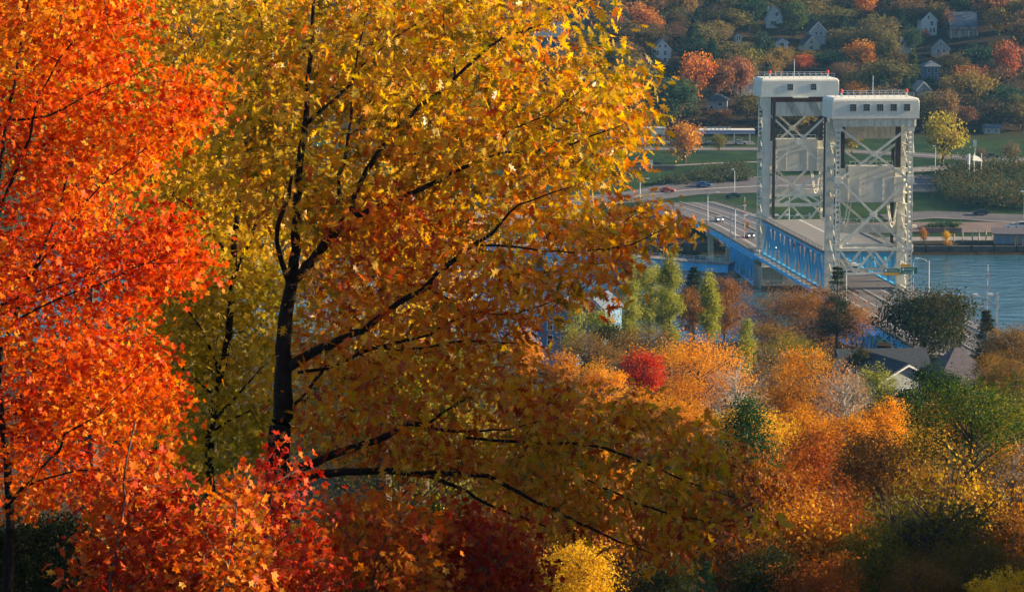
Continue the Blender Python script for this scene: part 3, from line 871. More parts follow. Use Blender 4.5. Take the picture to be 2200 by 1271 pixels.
# monument
mp_ = ground_hit(1399, 357)
mo = empty('monument', mp_, 0, 'small pale monument above the red sandstone wall', 'monument')
MB().box(-.9, .9, -.9, .9, -.3, .4).build('plinth', M['walk'], mo); MB().prism([(-.55, .4), (.55, .4), (.42, 1.7), (-.42, 1.7)], -.4, .4).build('stone', M['steel_plain'], mo)
# fence posts by the far shore
for i, (px, py, h) in enumerate([(2050, 520, 2.0), (2068, 521, 2.6), (2089, 517, 2.6), (2103, 518, 2.8), (2118, 516, 2.6), (2132, 516, 1.9), (2181, 529, 2.2), (2197, 529, 2.0)]):
    p = ground_hit(px, py)
    t = empty('mooring_post', p, 0, '%s pale mooring post from the left along the far shore' % ['first', 'second', 'third', 'fourth', 'fifth', 'sixth', 'seventh', 'eighth'][i], 'post', 'pale posts on the far shore')
    MB().tube([(0, 0, -.3), (0, 0, h)], [.2, .17], 8).build('shaft', M['concrete'], t); MB().tube([(0, 0, h), (0, 0, h + .15)], [.22, .12], 8).build('cap', M['walk'], t)
# billboard
bp_ = ground_hit(2096, 395)
bb = empty('billboard', bp_, .35, 'white billboard on posts above the dark thicket', 'billboard')
for x in (-2.2, -.6, 1.8): MB().box(x - .12, x + .12, -.12, .12, -.5, 9.0).build('post', M['galv'], bb)
MB().box(-2.6, -2.2, -.5, .5, 5.8, 8.8).build('end_panel', M['swhite'], bb); MB().quad([(-1.0, -.2, 8.6), (-1.2, -.2, 6.9), (2.2, -.2, 6.6), (.9, -.2, 7.9)]).build('face', M['swhite'], bb)
sp_ = ground_hit(2094, 345)
sg = empty('pole_sign', sp_, 0, 'lit white pole sign against the dark hillside right of golden tree', 'sign')
MB().tube([(0, 0, -.3), (0, 0, 4.2)], .12, 6).build('pole', M['galv'], sg); MB().box(-.5, .5, -.2, .2, 4.2, 6.2).build('face', M['swhite'], sg)

# ------------------------------------------------------------------ buildings
def hpaint(name, col): return surf(name, col, .75, .08, .7, streak=.05)
WHITE = hpaint('white_clapboard', (.66, .69, .68)); GREY = hpaint('grey_clapboard', (.34, .37, .38)); CREAM = hpaint('cream_clapboard', (.56, .54, .44))
BLUE = hpaint('blue_clapboard', (.10, .20, .33)); PINK = hpaint('pink_clapboard', (.42, .30, .29))
RSLATE = surf('slate_roof', (.10, .13, .17), .8, .2, 1.5); RDARK = surf('dark_shingle_roof', (.035, .045, .06), .85, .25, 2)
RLIGHT = surf('pale_metal_roof', (.42, .47, .50), .5, .1, .6); RBROWN = surf('purple_brown_shingle', (.10, .085, .10), .85, .2, 2)

HOUSES = []
def window(parent, x, y, z, w, h, trim=None):
    f = MB(); t = .12
    f.box(x - w / 2 - t, x + w / 2 + t, y - .07, y - .002, z + h / 2, z + h / 2 + t); f.box(x - w / 2 - t, x + w / 2 + t, y - .11, y - .002, z - h / 2 - t, z - h / 2)
    f.box(x - w / 2 - t, x - w / 2, y - .07, y - .002, z - h / 2, z + h / 2); f.box(x + w / 2, x + w / 2 + t, y - .07, y - .002, z - h / 2, z + h / 2)
    f.box(x - w / 2, x + w / 2, y - .06, y - .03, z - .04, z + .04)
    o = f.build('window', trim or M['swhite'], parent)
    MB().box(x - w / 2, x + w / 2, y - .028, y - .003, z - h / 2, z + h / 2).build('pane', M['glass'], o)

def house(px, py, w, hw, hr, dep, style, wallm, roofm, label, wins=(), rz=0, chim=None, porch=False, d=None, landmark=None):
    """px centre, py base row in the photograph; w wall width, hw wall height, hr roof height in metres"""
    p = ground_hit(px, py) if d is None else at(px, py, d)
    t = empty('house', p, rz, label, 'house', 'houses on the hillside')
    x = w / 2; y0, y1 = 0.0, dep; o = .45
    if style == 'gable':
        MB().prism([(-x, -2), (x, -2), (x, hw), (0, hw + hr), (-x, hw)], y0, y1).build('wall', wallm, t)
        m = MB(); k = hr / x; th = .22
        for s in (-1, 1):
            m.prism([(0, hw + hr + .02), (s * (x + o), hw - o * k + .02), (s * (x + o), hw - o * k + .02 + th), (0, hw + hr + .02 + th)][::s], y0 - .5, y1 + .4)
        r = m.build('roof', roofm, t)
        m = MB()
        for s in (-1, 1): m.prism([(0, hw + hr - .28), (s * (x + o), hw - o * k - .28), (s * (x + o), hw - o * k + .01), (0, hw + hr + .01)][::s], y0 - .56, y0 - .42)
        m.build('bargeboard', M['swhite'], r)
    elif style == 'gambrel':
        pr = [(-x, -2), (x, -2), (x, hw), (x * .62, hw + hr * .68), (0, hw + hr), (-x * .62, hw + hr * .68), (-x, hw)]
        MB().prism(pr, y0, y1).build('wall', wallm, t)
        m = MB(); pts = [(-x - .3, hw - .3), (-x * .66, hw + hr * .72), (0, hw + hr + .12), (x * .66, hw + hr * .72), (x + .3, hw - .3)]
        for a, b in zip(pts[:-1], pts[1:]): m.prism([a, b, (b[0], b[1] + .22), (a[0], a[1] + .22)], y0 - .4, y1 + .4)
        r = m.build('roof', roofm, t)
    elif style == 'side':
        MB().prismx([(y0, -2), (y1, -2), (y1, hw), ((y0 + y1) / 2, hw + hr), (y0, hw)], -x, x).build('wall', wallm, t)
        m = MB(); yc = (y0 + y1) / 2; k = hr / (yc - y0)
        m.prismx([(y0 - .6, hw - .6 * k), (yc, hw + hr), (yc, hw + hr + .25), (y0 - .6, hw - .6 * k + .25)], -x - .5, x + .5)
        m.prismx([(y1 + .6, hw - .6 * k), (y1 + .6, hw - .6 * k + .25), (yc, hw + hr + .25), (yc, hw + hr)], -x - .5, x + .5)
        r = m.build('roof', roofm, t)
    else:   # hip
        MB().box(-x, x, y0, y1, -2, hw).build('wall', wallm, t)
        m = MB(); e = .7; yc = (y0 + y1) / 2; rx = max(.4, x - dep / 2)
        A = [(-x - e, y0 - e, hw + .01), (x + e, y0 - e, hw + .01), (x + e, y1 + e, hw + .01), (-x - e, y1 + e, hw + .01)]
        B = [(-rx, yc, hw + hr), (rx, yc, hw + hr)]
        m.quad([A[0], A[1], B[1], B[0]]); m.quad([A[1], A[2], B[1]]); m.quad([A[2], A[3], B[0], B[1]]); m.quad([A[3], A[0], B[0]]); m.quad(A[::-1])
        r = m.build('roof', roofm, t)
    for (wx, wz, ww, wh) in wins: window(t, wx, y0, wz, ww, wh)
    if chim: MB().box(chim[0] - .4, chim[0] + .4, dep * .5 - .4, dep * .5 + .4, hw, hw + hr + chim[1]).build('chimney', M['brick'] if chim[2] else M['steel_plain'], r)
    if porch:
        MB().box(-x - .3, x + .3, y0 - 2.2, y0 - .6, 2.6, 2.85).build('porch_roof', roofm, t)
        for xx in (-x, -x / 3, x / 3, x): MB().box(xx - .1, xx + .1, y0 - 2.1, y0 - 1.9, -.8, 2.59).build('porch_post', M['swhite'], t)
        MB().box(-x - .2, x + .2, y0 - 2.15, y0 - .01, -1.6, -.81).build('porch_deck', M['walk'], t)
    q = proj((p.x, p.y, p.z + (hw + hr) / 2))
    HOUSES.append((landmark, q[0], q[1], p.y, (w + .8) * F / p.y / 2, p.z, hw + hr))
    return t
W2 = lambda zs, xs, w=.9, h=1.5: [(x, z, w, h) for z in zs for x in xs]
house(1423, 140, 6.2, 5.6, 3.6, 8, 'gable', WHITE, RSLATE, 'white clapboard house with front gable above the orange maple, left on hillside', W2((4.2, 1.6), (-1.7, 1.0)) + [(-.9, 6.6, .7, .9), (1.1, 6.6, .8, 1.0)], .04, (1.0, .8, 1), landmark='white gabled house')
house(1664, 62, 6.4, 3.6, 4.6, 9, 'gambrel', WHITE, RLIGHT, 'white gambrel roofed house high on the hillside behind a green tree', [(-.4, 2.0, 2.2, 1.4), (.7, 5.4, .8, 1.3)], -.05, (-2.2, .2, 0), landmark='gambrel house')
house(1744, 118, 6.0, 3.8, 3.2, 9, 'gable', CREAM, RDARK, 'cream gabled house with a small front gable, centre of the hillside', [(-.2, 4.6, .9, 1.1), (-.2, 2.6, 1.5, 1.1)], .12, landmark='cream gabled house')
house(1757, 96, 6.4, 5.2, 3.4, 8, 'gable', GREY, RDARK, 'taller grey gabled house right behind the cream one', [(-.6, 4.2, .9, 1.2), (1.2, 4.2, .9, 1.2), (0, 6.3, .7, .9)], .1, landmark='grey gabled house')
house(1996, 78, 6.0, 6.2, 3.0, 9, 'gable', WHITE, RDARK, 'tall white gabled house with three rows of windows, upper right hillside', [(-.3, 7.1, .8, 1.2), (1.0, 4.8, 1.0, 1.5), (-1.2, 2.2, 1.0, 1.6), (.6, 2.2, .8, 1.6), (1.9, 2.2, .8, 1.6)], .06, landmark='tall white house')
house(2070, 80, 10.0, 4.6, 4.6, 9, 'side', PINK, RSLATE, 'house with large blue slate roof and porch, upper right hillside', W2((3.4,), (-2.2, 2.2), 1.6, 1.3) + W2((1.2,), (-3, 0, 3), 1.2, 1.4), -.03, None, True, landmark='slate roofed house')
house(1948, 116, 5.6, 2.4, 2.8, 8, 'gable', WHITE, RSLATE, 'small white gabled house with white chimney left of grey gable', [(.2, 3.0, .7, .9)], .1, (-1.3, .9, 0), landmark='white chimney house')
house(2021, 122, 6.4, 3.2, 3.2, 9, 'gable', GREY, RDARK, 'grey gabled house with bright white bargeboards, right hillside', [(-.9, 2.0, 1.0, 1.2), (1.2, 2.0, 1.0, 1.2), (0, 4.4, .8, .8)], -.08, landmark='white trimmed gable')
house(1984, 210, 4.8, 2.8, 2.6, 9, 'gable', GREY, RLIGHT, 'pale grey gabled house just right of the nearer tower top', [(0, 2.4, .7, 1.0)], .15, landmark='pale gabled house')
house(2003, 178, 5.2, 5.6, 2.0, 8, 'hip', BLUE, RSLATE, 'blue house half hidden by trees, above the pale gabled house', W2((4.2, 1.8), (-1.3, 1.3), 1.0, 1.4), .05, landmark='blue house')
house(1541, 246, 6.4, 4.6, 2.2, 8, 'hip', GREY, RDARK, 'dark hip roofed house left of the farther tower', [(-2.0, 1.6, 1.2, 2.2), (.9, 3.4, 1.6, 1.1)], -.1, None, landmark='hip roofed house')
house(1586, 98, 2.6, 3.4, 1.0, 5, 'gable', GREY, RSLATE, 'narrow pale house between brown trees, middle of the hillside', [(-.4, 2.4, .5, 1.2), (.5, 2.4, .5, 1.2)], 0, landmark='narrow pale house')
house(1681, 108, 4.2, 3.0, 1.2, 6, 'gable', WHITE, RSLATE, 'low white house under the green tree below the gambrel house', [(-.2, 1.8, 1.4, 1.3)], 0, landmark='low white house')
house(1441, 196, 3.4, 2.8, 1.4, 6, 'gable', WHITE, RLIGHT, 'small white gable left of the orange maple', [(0, 1.8, .9, 1.0)], .2, landmark='small white gable')
house(2132, 288, 5.2, 2.0, .8, 5, 'side', GREY, RSLATE, 'low grey building in deep shade at the foot of right hillside', [(-1.3, 1.0, .9, .9), (1.3, 1.0, .9, .9)], 0, landmark='low grey building')
house(1605, 208, 6.5, 3.2, 2.6, 8, 'gable', WHITE, RSLATE, 'white house partly hidden behind the left edge of farther tower', [(-1.8, 2.0, .8, 1.2)], .1, landmark='half hidden white house')
house(1175, 136, 13, 9.5, 5.0, 12, 'side', surf('slate_siding', (.06, .085, .14), .8, .1, .5), RSLATE, 'large slate blue building glimpsed between the oak branches', W2((3, 6.5), (-4, 0, 4), 1.2, 1.6), 0, landmark='slate blue building')
house(1260, 64, 3.4, 3.0, 2.0, 6, 'gable', GREY, RSLATE, 'tiny grey gable beside two spires of spruce near the oak edge', [(0, 2.0, .7, 1.0)], 0, landmark='tiny grey gable')
# near bank houses
NH = []
def nhouse(*a, **k):
    n = len(HOUSES); o = house(*a, **k); NH.append(HOUSES.pop()); return o
o = nhouse(1948, 866, 9.4, 3.4, 2.4, 12, 'gable', GREY, RDARK, 'near house with dark roof and white front gable below the dark tree', [(0, 1.6, 1.4, 1.2)], .35, d=440, landmark='near gabled house'); o['group'] = 'houses on the near bank'
o = nhouse(1905, 850, 13, 3.8, 2.6, 9, 'side', GREY, RDARK, 'long dark roofed house directly behind the near front gable', [(-4, 1.8, 1.2, 1.2)], .1, d=452, landmark='long dark roof'); o['group'] = 'houses on the near bank'
o = nhouse(2078, 862, 8.5, 2.6, 4.6, 9, 'hip', GREY, RBROWN, 'near house with steep purple grey hip roof at the right', [(0, 1.4, 1.2, 1.1)], .2, d=430, landmark='steep hip roof'); o['group'] = 'houses on the near bank'
o = nhouse(1268, 712, 5, 3.6, 2.0, 6, 'gable', BLUE, RSLATE, 'blue house behind the poplars at the oak edge', W2((2.2,), (-2, 1.6), 1.1, 1.4), -.5, d=470, landmark='blue near house'); o['group'] = 'houses on the near bank'
o = nhouse(1195, 760, 6, 6.2, 2.0, 8, 'gable', BLUE, RSLATE, 'narrow blue gabled house glimpsed under the oak branches', W2((4.5, 2.2), (-1, 1.2), .8, 1.4), -.3, d=470, landmark='narrow blue house'); o['group'] = 'houses on the near bank'

# shops along the upper road
def block(name, label, px, py, w, h, dep, mat, cat='building', roof=None, wins=()):
    p = ground_hit(px, py); t = empty(name, p, 0, label, cat)
    MB().box(-w / 2, w / 2, 0, dep, -1.5, h).build('wall', mat, t)
    MB().box(-w / 2 - .25, w / 2 + .25, -.25, dep + .25, h + .001, h + .4).build('roof', roof or M['walk'], t)
    for wx, wz, ww, wh in wins: window(t, wx, 0, wz, ww, wh, M['frame'])
    return t
block('shop', 'red brick shop between the oak tip and the dark trees', 1374, 283, 12, 5.2, 8, M['brick'], wins=[(x, 2.4, 1.4, 1.6) for x in (-4, -1, 2, 4.6)])
block('shop', 'white shop front left of the golden street tree', 1404, 309, 7.5, 4.6, 7, M['steel_plain'], roof=RLIGHT, wins=[(-1.6, 2.0, 2.4, 1.8), (1.8, 2.0, 2.2, 1.8)])
block('shop', 'long low grey shop seen through the oak leaves', 1270, 300, 14, 5.5, 9, GREY, wins=[(x, 2.4, 1.8, 1.8) for x in (-4.5, -1.5, 1.5, 4.5)])
pc = ground_hit(1560, 309)
cn = empty('station_canopy', pc, 0, 'long violet edged canopy with white letter boxes on its roof', 'canopy')
VIO = surf('violet_fascia', (.24, .22, .40), .5, .05, 1)
MB().box(-9.8, 9, -3, 4, 3.4, 4.3).build('fascia', VIO, cn)
MB().box(-9.9, 9.1, -3.08, 4.1, 4.301, 4.6).build('top_trim', M['steel_plain'], cn); MB().box(-9.85, 9.05, -3.05, -3.001, 3.4, 3.6).build('bottom_trim', M['swhite'], cn)
for i in range(7):
    x = -7.0 + i * 1.28
    b = MB(); hh = 1.05 if i == 0 else .9
    b.box(x - .5, x - .32, -3.0, -2.8, 4.61, 4.6 + hh); b.box(x + .32, x + .5, -3.0, -2.8, 4.61, 4.6 + hh); b.box(x - .32, x + .32, -3.0, -2.8, 4.6 + hh - .18, 4.6 + hh)
    if i == 0: b.box(x - .32, x + .32, -3.0, -2.8, 4.61 + hh * .4, 4.61 + hh * .4 + .15)
    b.build('letter_box', M['swhite'], cn)
for x in (-8, -2.6, 2.6, 7.6): MB().box(x - .2, x + .2, -.2, .2, -.3, 3.399).build('column', M['swhite'], cn)
for x in (-4.5, 0, 5): MB().box(x - .35, x + .35, -.5, .5, -.2, 1.7).build('fuel_pump', M['frame'], cn)
psh = ground_hit(2185, 526)
sh = empty('boat_shed', psh, -.1, 'long grey boat shed on the far shore at the right', 'shed')
MB().box(-6, 9, 0, 6, -1, 2.6).build('wall', M['grey_lot'], sh); MB().prismx([(-.8, 2.5), (6.6, 3.5), (6.6, 3.8), (-.8, 2.8)], -6.5, 9.5).build('roof', RBROWN, sh)
for x in (-4.8, -2.6): MB().box(x - .7, x + .7, -.08, -.003, -.4, 2.0).build('door', BLUE, sh)
for x in (0, 3, 6): MB().box(x - .15, x + .15, -.6, -.3, -1, 2.6).build('post', M['concrete'], sh)

# ------------------------------------------------------------------ TREES
def unit(v): return v / np.maximum(np.linalg.norm(v, axis=-1, keepdims=True), 1e-9)

def tmpl_quad():
    v = np.array([(0, 0, 0), (.36, .5, .10), (0, 1, 0), (-.36, .5, .10)], float); return v, [(0, 1, 2, 3)]
def tmpl_needle():
    v = np.array([(0, 0, 0), (.24, .5, .03), (0, 1, 0), (-.24, .5, .03)], float); return v, [(0, 1, 2, 3)]
def tmpl_oak():
    V = [(0, 0, 0), (.09, .22, .02), (.12, .6, .03), (0, 1, -.06), (-.12, .6, .03), (-.09, .22, .02)]; Fc = [(0, 1, 2, 3, 4, 5)]
    for s in (1, -1):
        for tri in (((.07, .20), (.27, .36), (.10, .38)), ((.10, .44), (.35, .66), (.11, .60)), ((.10, .66), (.22, .90), (.05, .82))):
            i = len(V); V += [(s * x, y, .02 + .10 * abs(x)) for x, y in tri]; Fc.append((i, i + 1, i + 2) if s > 0 else (i + 2, i + 1, i))
    return np.array(V, float), Fc
def tmpl_maple():
    V = []; Fc = []
    c = np.array((0, .38))
    for a, l, w in ((90, .62, .17), (38, .60, .16), (142, .60, .16), (-12, .42, .12), (192, .42, .12)):
        d = np.array((math.cos(R(a)), math.sin(R(a)))); n = np.array((-d[1], d[0]))
        i = len(V)
        for p in (c - d * .12, c + d * l * .45 - n * w, c + d * l, c + d * l * .45 + n * w): V.append((p[0], p[1], .16 * abs(p[0])))
        Fc.append((i, i + 1, i + 2, i + 3))
    return np.array(V, float), Fc
TM = {'quad': tmpl_quad(), 'needle': tmpl_needle(), 'oak': tmpl_oak(), 'maple': tmpl_maple()}

def leaf_mesh(name, pos, nrm, tip, size, tm, rnd, mat):
    V, Fc = TM[tm]
    n = unit(nrm); t = unit(tip - n * np.sum(tip * n, -1, keepdims=True)); b = np.cross(t, n)
    N, k = len(pos), len(V)
    P = pos[:, None, :] + size[:, None, None] * (b[:, None, :] * V[None, :, 0:1] + t[:, None, :] * V[None, :, 1:2] + n[:, None, :] * V[None, :, 2:3])
    me = bpy.data.meshes.new(name)
    me.vertices.add(N * k); me.vertices.foreach_set('co', P.astype(np.float32).ravel())
    lt = np.concatenate([np.array(f) for f in Fc]); lc = np.array([len(f) for f in Fc])
    loops = (np.arange(N)[:, None] * k + lt[None, :]).ravel().astype(np.int32)
    me.loops.add(len(loops)); me.loops.foreach_set('vertex_index', loops)
    cnt = np.tile(lc, N); st = np.concatenate([[0], np.cumsum(cnt)[:-1]]).astype(np.int32)
    me.polygons.add(len(cnt)); me.polygons.foreach_set('loop_start', st)
    me.update(calc_edges=True)
    at_ = me.attributes.new('rnd', 'FLOAT', 'FACE')
    at_.data.foreach_set('value', np.repeat(np.clip(rnd, 0, 1), len(Fc)).astype(np.float32))
    me.materials.append(mat)
    return me

def rand_dirs(rng, n):
    return unit(rng.normal(size=(n, 3)))

# ---- foreground trees -------------------------------------------------
def poly_sample(rng, poly, n):
    poly = np.array(poly, float); lo, hi = poly.min(0), poly.max(0); out = []
    x, y = poly[:, 0], poly[:, 1]; x2, y2 = np.roll(x, -1), np.roll(y, -1)
    while len(out) < n:
        p = lo + rng.random((n * 2, 2)) * (hi - lo)
        c = np.zeros(len(p), bool)
        for i in range(len(x)):
            cond = ((y[i] > p[:, 1]) != (y2[i] > p[:, 1])) & (p[:, 0] < (x2[i] - x[i]) * (p[:, 1] - y[i]) / (y2[i] - y[i] + 1e-12) + x[i])
            c ^= cond
        out += p[c].tolist()
    return np.array(out[:n])

def fg_tree(name, label, d0, limbs, polys, tm, leaf, mat, bark, seed, spread=2.2, per=26, cr=.42, nsingle=300, droop=.5, colfn=None, base=None, leafvar=.38):
    """limbs: list of (pixel polyline with per-point radius px, depth offsets); polys: (polygon, clumps)"""
    rng = np.random.default_rng(seed)
    s = d0 / F
    first = limbs[0][0][0]
    b0 = at(first[0], first[1], d0)
    gx = b0.x if base is None else base
    root = Vector((gx, d0, gzf(gx, d0)))
    t = empty(name, root, 0, label, 'tree')
    skel = []
    for li, (pl, dz) in enumerate(limbs):
        pts = []; rad = []
        n = len(pl)
        for i, q in enumerate(pl):
            p = at(q[0], q[1], d0 - .65 + dz * .7 * (i / max(1, n - 1)) ** 1.2)
            if i: p += Vector((rng.normal() * .02, rng.normal() * .08, rng.normal() * .02))
            pts.append(p); rad.append(q[2] * s / 2 * .98)
        if li == 0:
            pts = [root - Vector((0, 0, .5)), root + Vector((0, 0, .35))] + pts; rad = [rad[0] * 2.1, rad[0] * 1.4] + rad
        # smooth resample
        q = []; rr = []
        for i in range(len(pts) - 1):
            k = max(2, int((pts[i + 1] - pts[i]).length / .25))
            k = min(k, 14)
            pm = pts[max(i - 1, 0)]; pp = pts[min(i + 2, len(pts) - 1)]
            for j in range(k):
                u = j / k; u2, u3 = u * u, u * u * u
                c = .5 * ((2 * pts[i]) + (pts[i + 1] - pm) * u + (2 * pm - 5 * pts[i] + 4 * pts[i + 1] - pp) * u2 + (3 * pts[i] - pm - 3 * pts[i + 1] + pp) * u3)
                c += Vector((rng.normal(), 0, rng.normal())) * .012
                q.append(c); rr.append(rad[i] + (rad[i + 1] - rad[i]) * u)
        q.append(pts[-1]); rr.append(rad[-1])
        skel += [(c.x, c.y, c.z, r) for c, r in zip(q, rr)]
        MB().tube([c - root for c in q], rr, 9).build('trunk' if li == 0 else 'limb', bark, t, smooth=True)
    S = np.array(skel)
    cen = []
    for poly, n in polys:
        p = poly_sample(rng, poly, n)
        for a, b in p:
            dd = d0 + (.35 + abs(rng.normal()) * spread * .55 if rng.random() < .74 else -.3 - abs(rng.normal()) * spread * .35)
            cen.append(tuple(at(a, b, dd)))
    cen = np.array(cen)
    # twigs from the nearest limb point (prefer points lower / further in)
    tw = MB(); cdir = np.zeros((len(cen), 3))
    d2s = np.array([((S[:, :3] - c) ** 2).sum(1).min() for c in cen])
    nS = len(S); S = np.vstack([S, np.zeros((len(cen) * 2, 4))]); ns = nS
    for ic in np.argsort(d2s):
        c = cen[ic]
        dv = S[:ns, :3] - c; dist = np.sqrt((dv ** 2).sum(1)) + .25 * np.maximum(dv[:, 2], 0)
        j = int(dist.argmin()); p0 = Vector(S[j, :3]); p1 = Vector(c)
        L = (p1 - p0).length; cdir[ic] = (c - S[j, :3]) / max(L, .05)
        if L < .05: continue
        mid = p0.lerp(p1, .5) + Vector((rng.normal(), rng.normal(), rng.normal() + .6)) * L * .10
        r0 = min(S[j, 3] * .7, .006 + L * .010)
        S[ns] = (*mid, r0 * .8); S[ns + 1] = (*p1, max(r0 * .6, .007)); ns += 2
        tw.tube([p0 - root, mid - root, p1 - root, p1 - root + Vector((rng.normal(), rng.normal(), rng.normal() - .2)) * .22], [r0, r0 * .7, .006, .003], 4)
    tag(tw.build('twigs', bark, t), kind='stuff')
    # leaves
    nC = len(cen); per_c = np.maximum(4, rng.poisson(per, nC))
    ci = np.repeat(np.arange(nC), per_c); N = len(ci)
    off = rng.normal(size=(N, 3)) * np.array([cr, cr, cr * .62])
    pos = cen[ci] + off
    out = unit(off + rng.normal(size=(N, 3)) * .25)
    tip = unit(out * .4 + cdir[ci] * .7 + rng.normal(size=(N, 3)) * .38 + np.array([0, 0, -droop]))
    nrm = unit(rng.normal(size=(N, 3)) * .75 + np.array([0, -.15, .55]))
    size = leaf * (1 + leafvar * rng.normal(size=N)).clip(.5, 1.6)
    cb = rng.normal(size=nC)
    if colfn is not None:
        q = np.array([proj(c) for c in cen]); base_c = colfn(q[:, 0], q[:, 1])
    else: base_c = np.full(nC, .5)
    rnd = base_c[ci] + .17 * cb[ci] + .15 * rng.normal(size=N)
    # single leaves: those nearest to the camera inside the frame
    pr = np.array([proj(p) for p in pos[:, :]]) if nsingle else None
    rl = np.array(root)
    keep = np.ones(N, bool)
    if nsingle:
        inside = (pr[:, 0] > 5) & (pr[:, 0] < 2195) & (pr[:, 1] > 5) & (pr[:, 1] < 1266)
        score = np.where(inside, size / pos[:, 1], 0) * np.where(pos[:, 1] < np.quantile(pos[:, 1], .35), 1, .01)
        sel = np.argsort(-score)[:nsingle]
        keep[sel] = False
        protos = []
        for k in range(7):
            protos.append(leaf_mesh('leaf', np.zeros((1, 3)), np.array([[0, 0, 1.]]), np.array([[0, 1., 0]]), np.array([1.]), tm, np.array([.08 + .14 * k]), mat))
        for i in sel:
            n = Vector(nrm[i]).normalized(); tt = Vector(tip[i]); tt = (tt - n * tt.dot(n)).normalized(); b = tt.cross(n)
            o = bpy.data.objects.new('leaf', protos[int(np.clip((rnd[i] - .01) / .14, 0, 6))])
            mw = Matrix(((b.x, tt.x, n.x, pos[i, 0] - rl[0]), (b.y, tt.y, n.y, pos[i, 1] - rl[1]), (b.z, tt.z, n.z, pos[i, 2] - rl[2]), (0, 0, 0, 1)))
            o.matrix_basis = mw @ Matrix.Scale(float(size[i]), 4)
            COL.objects.link(o); o.parent = t
    me = leaf_mesh('leaves', pos[keep] - rl, nrm[keep], tip[keep], size[keep], tm, rnd[keep], mat)
    tag(link('leaves', me, t), kind='stuff')
    return t

OAKM = leafmat('autumn_oak_leaf', [(.19, .17, .015), (.52, .36, .02), (.78, .46, .022), (.76, .27, .010), (.56, .10, .008), (.30, .03, .008)], .55, .36, spec=.45)
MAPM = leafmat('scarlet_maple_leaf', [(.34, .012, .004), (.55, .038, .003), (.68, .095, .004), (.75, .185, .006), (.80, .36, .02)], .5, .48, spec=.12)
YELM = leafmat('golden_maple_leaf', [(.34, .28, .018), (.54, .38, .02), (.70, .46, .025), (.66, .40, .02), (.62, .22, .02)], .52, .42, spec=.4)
SAPM = leafmat('orange_sapling_leaf', [(.30, .012, .008), (.46, .03, .008), (.58, .10, .01), (.62, .20, .012), (.55, .26, .02)], .42, .5, spec=.15)

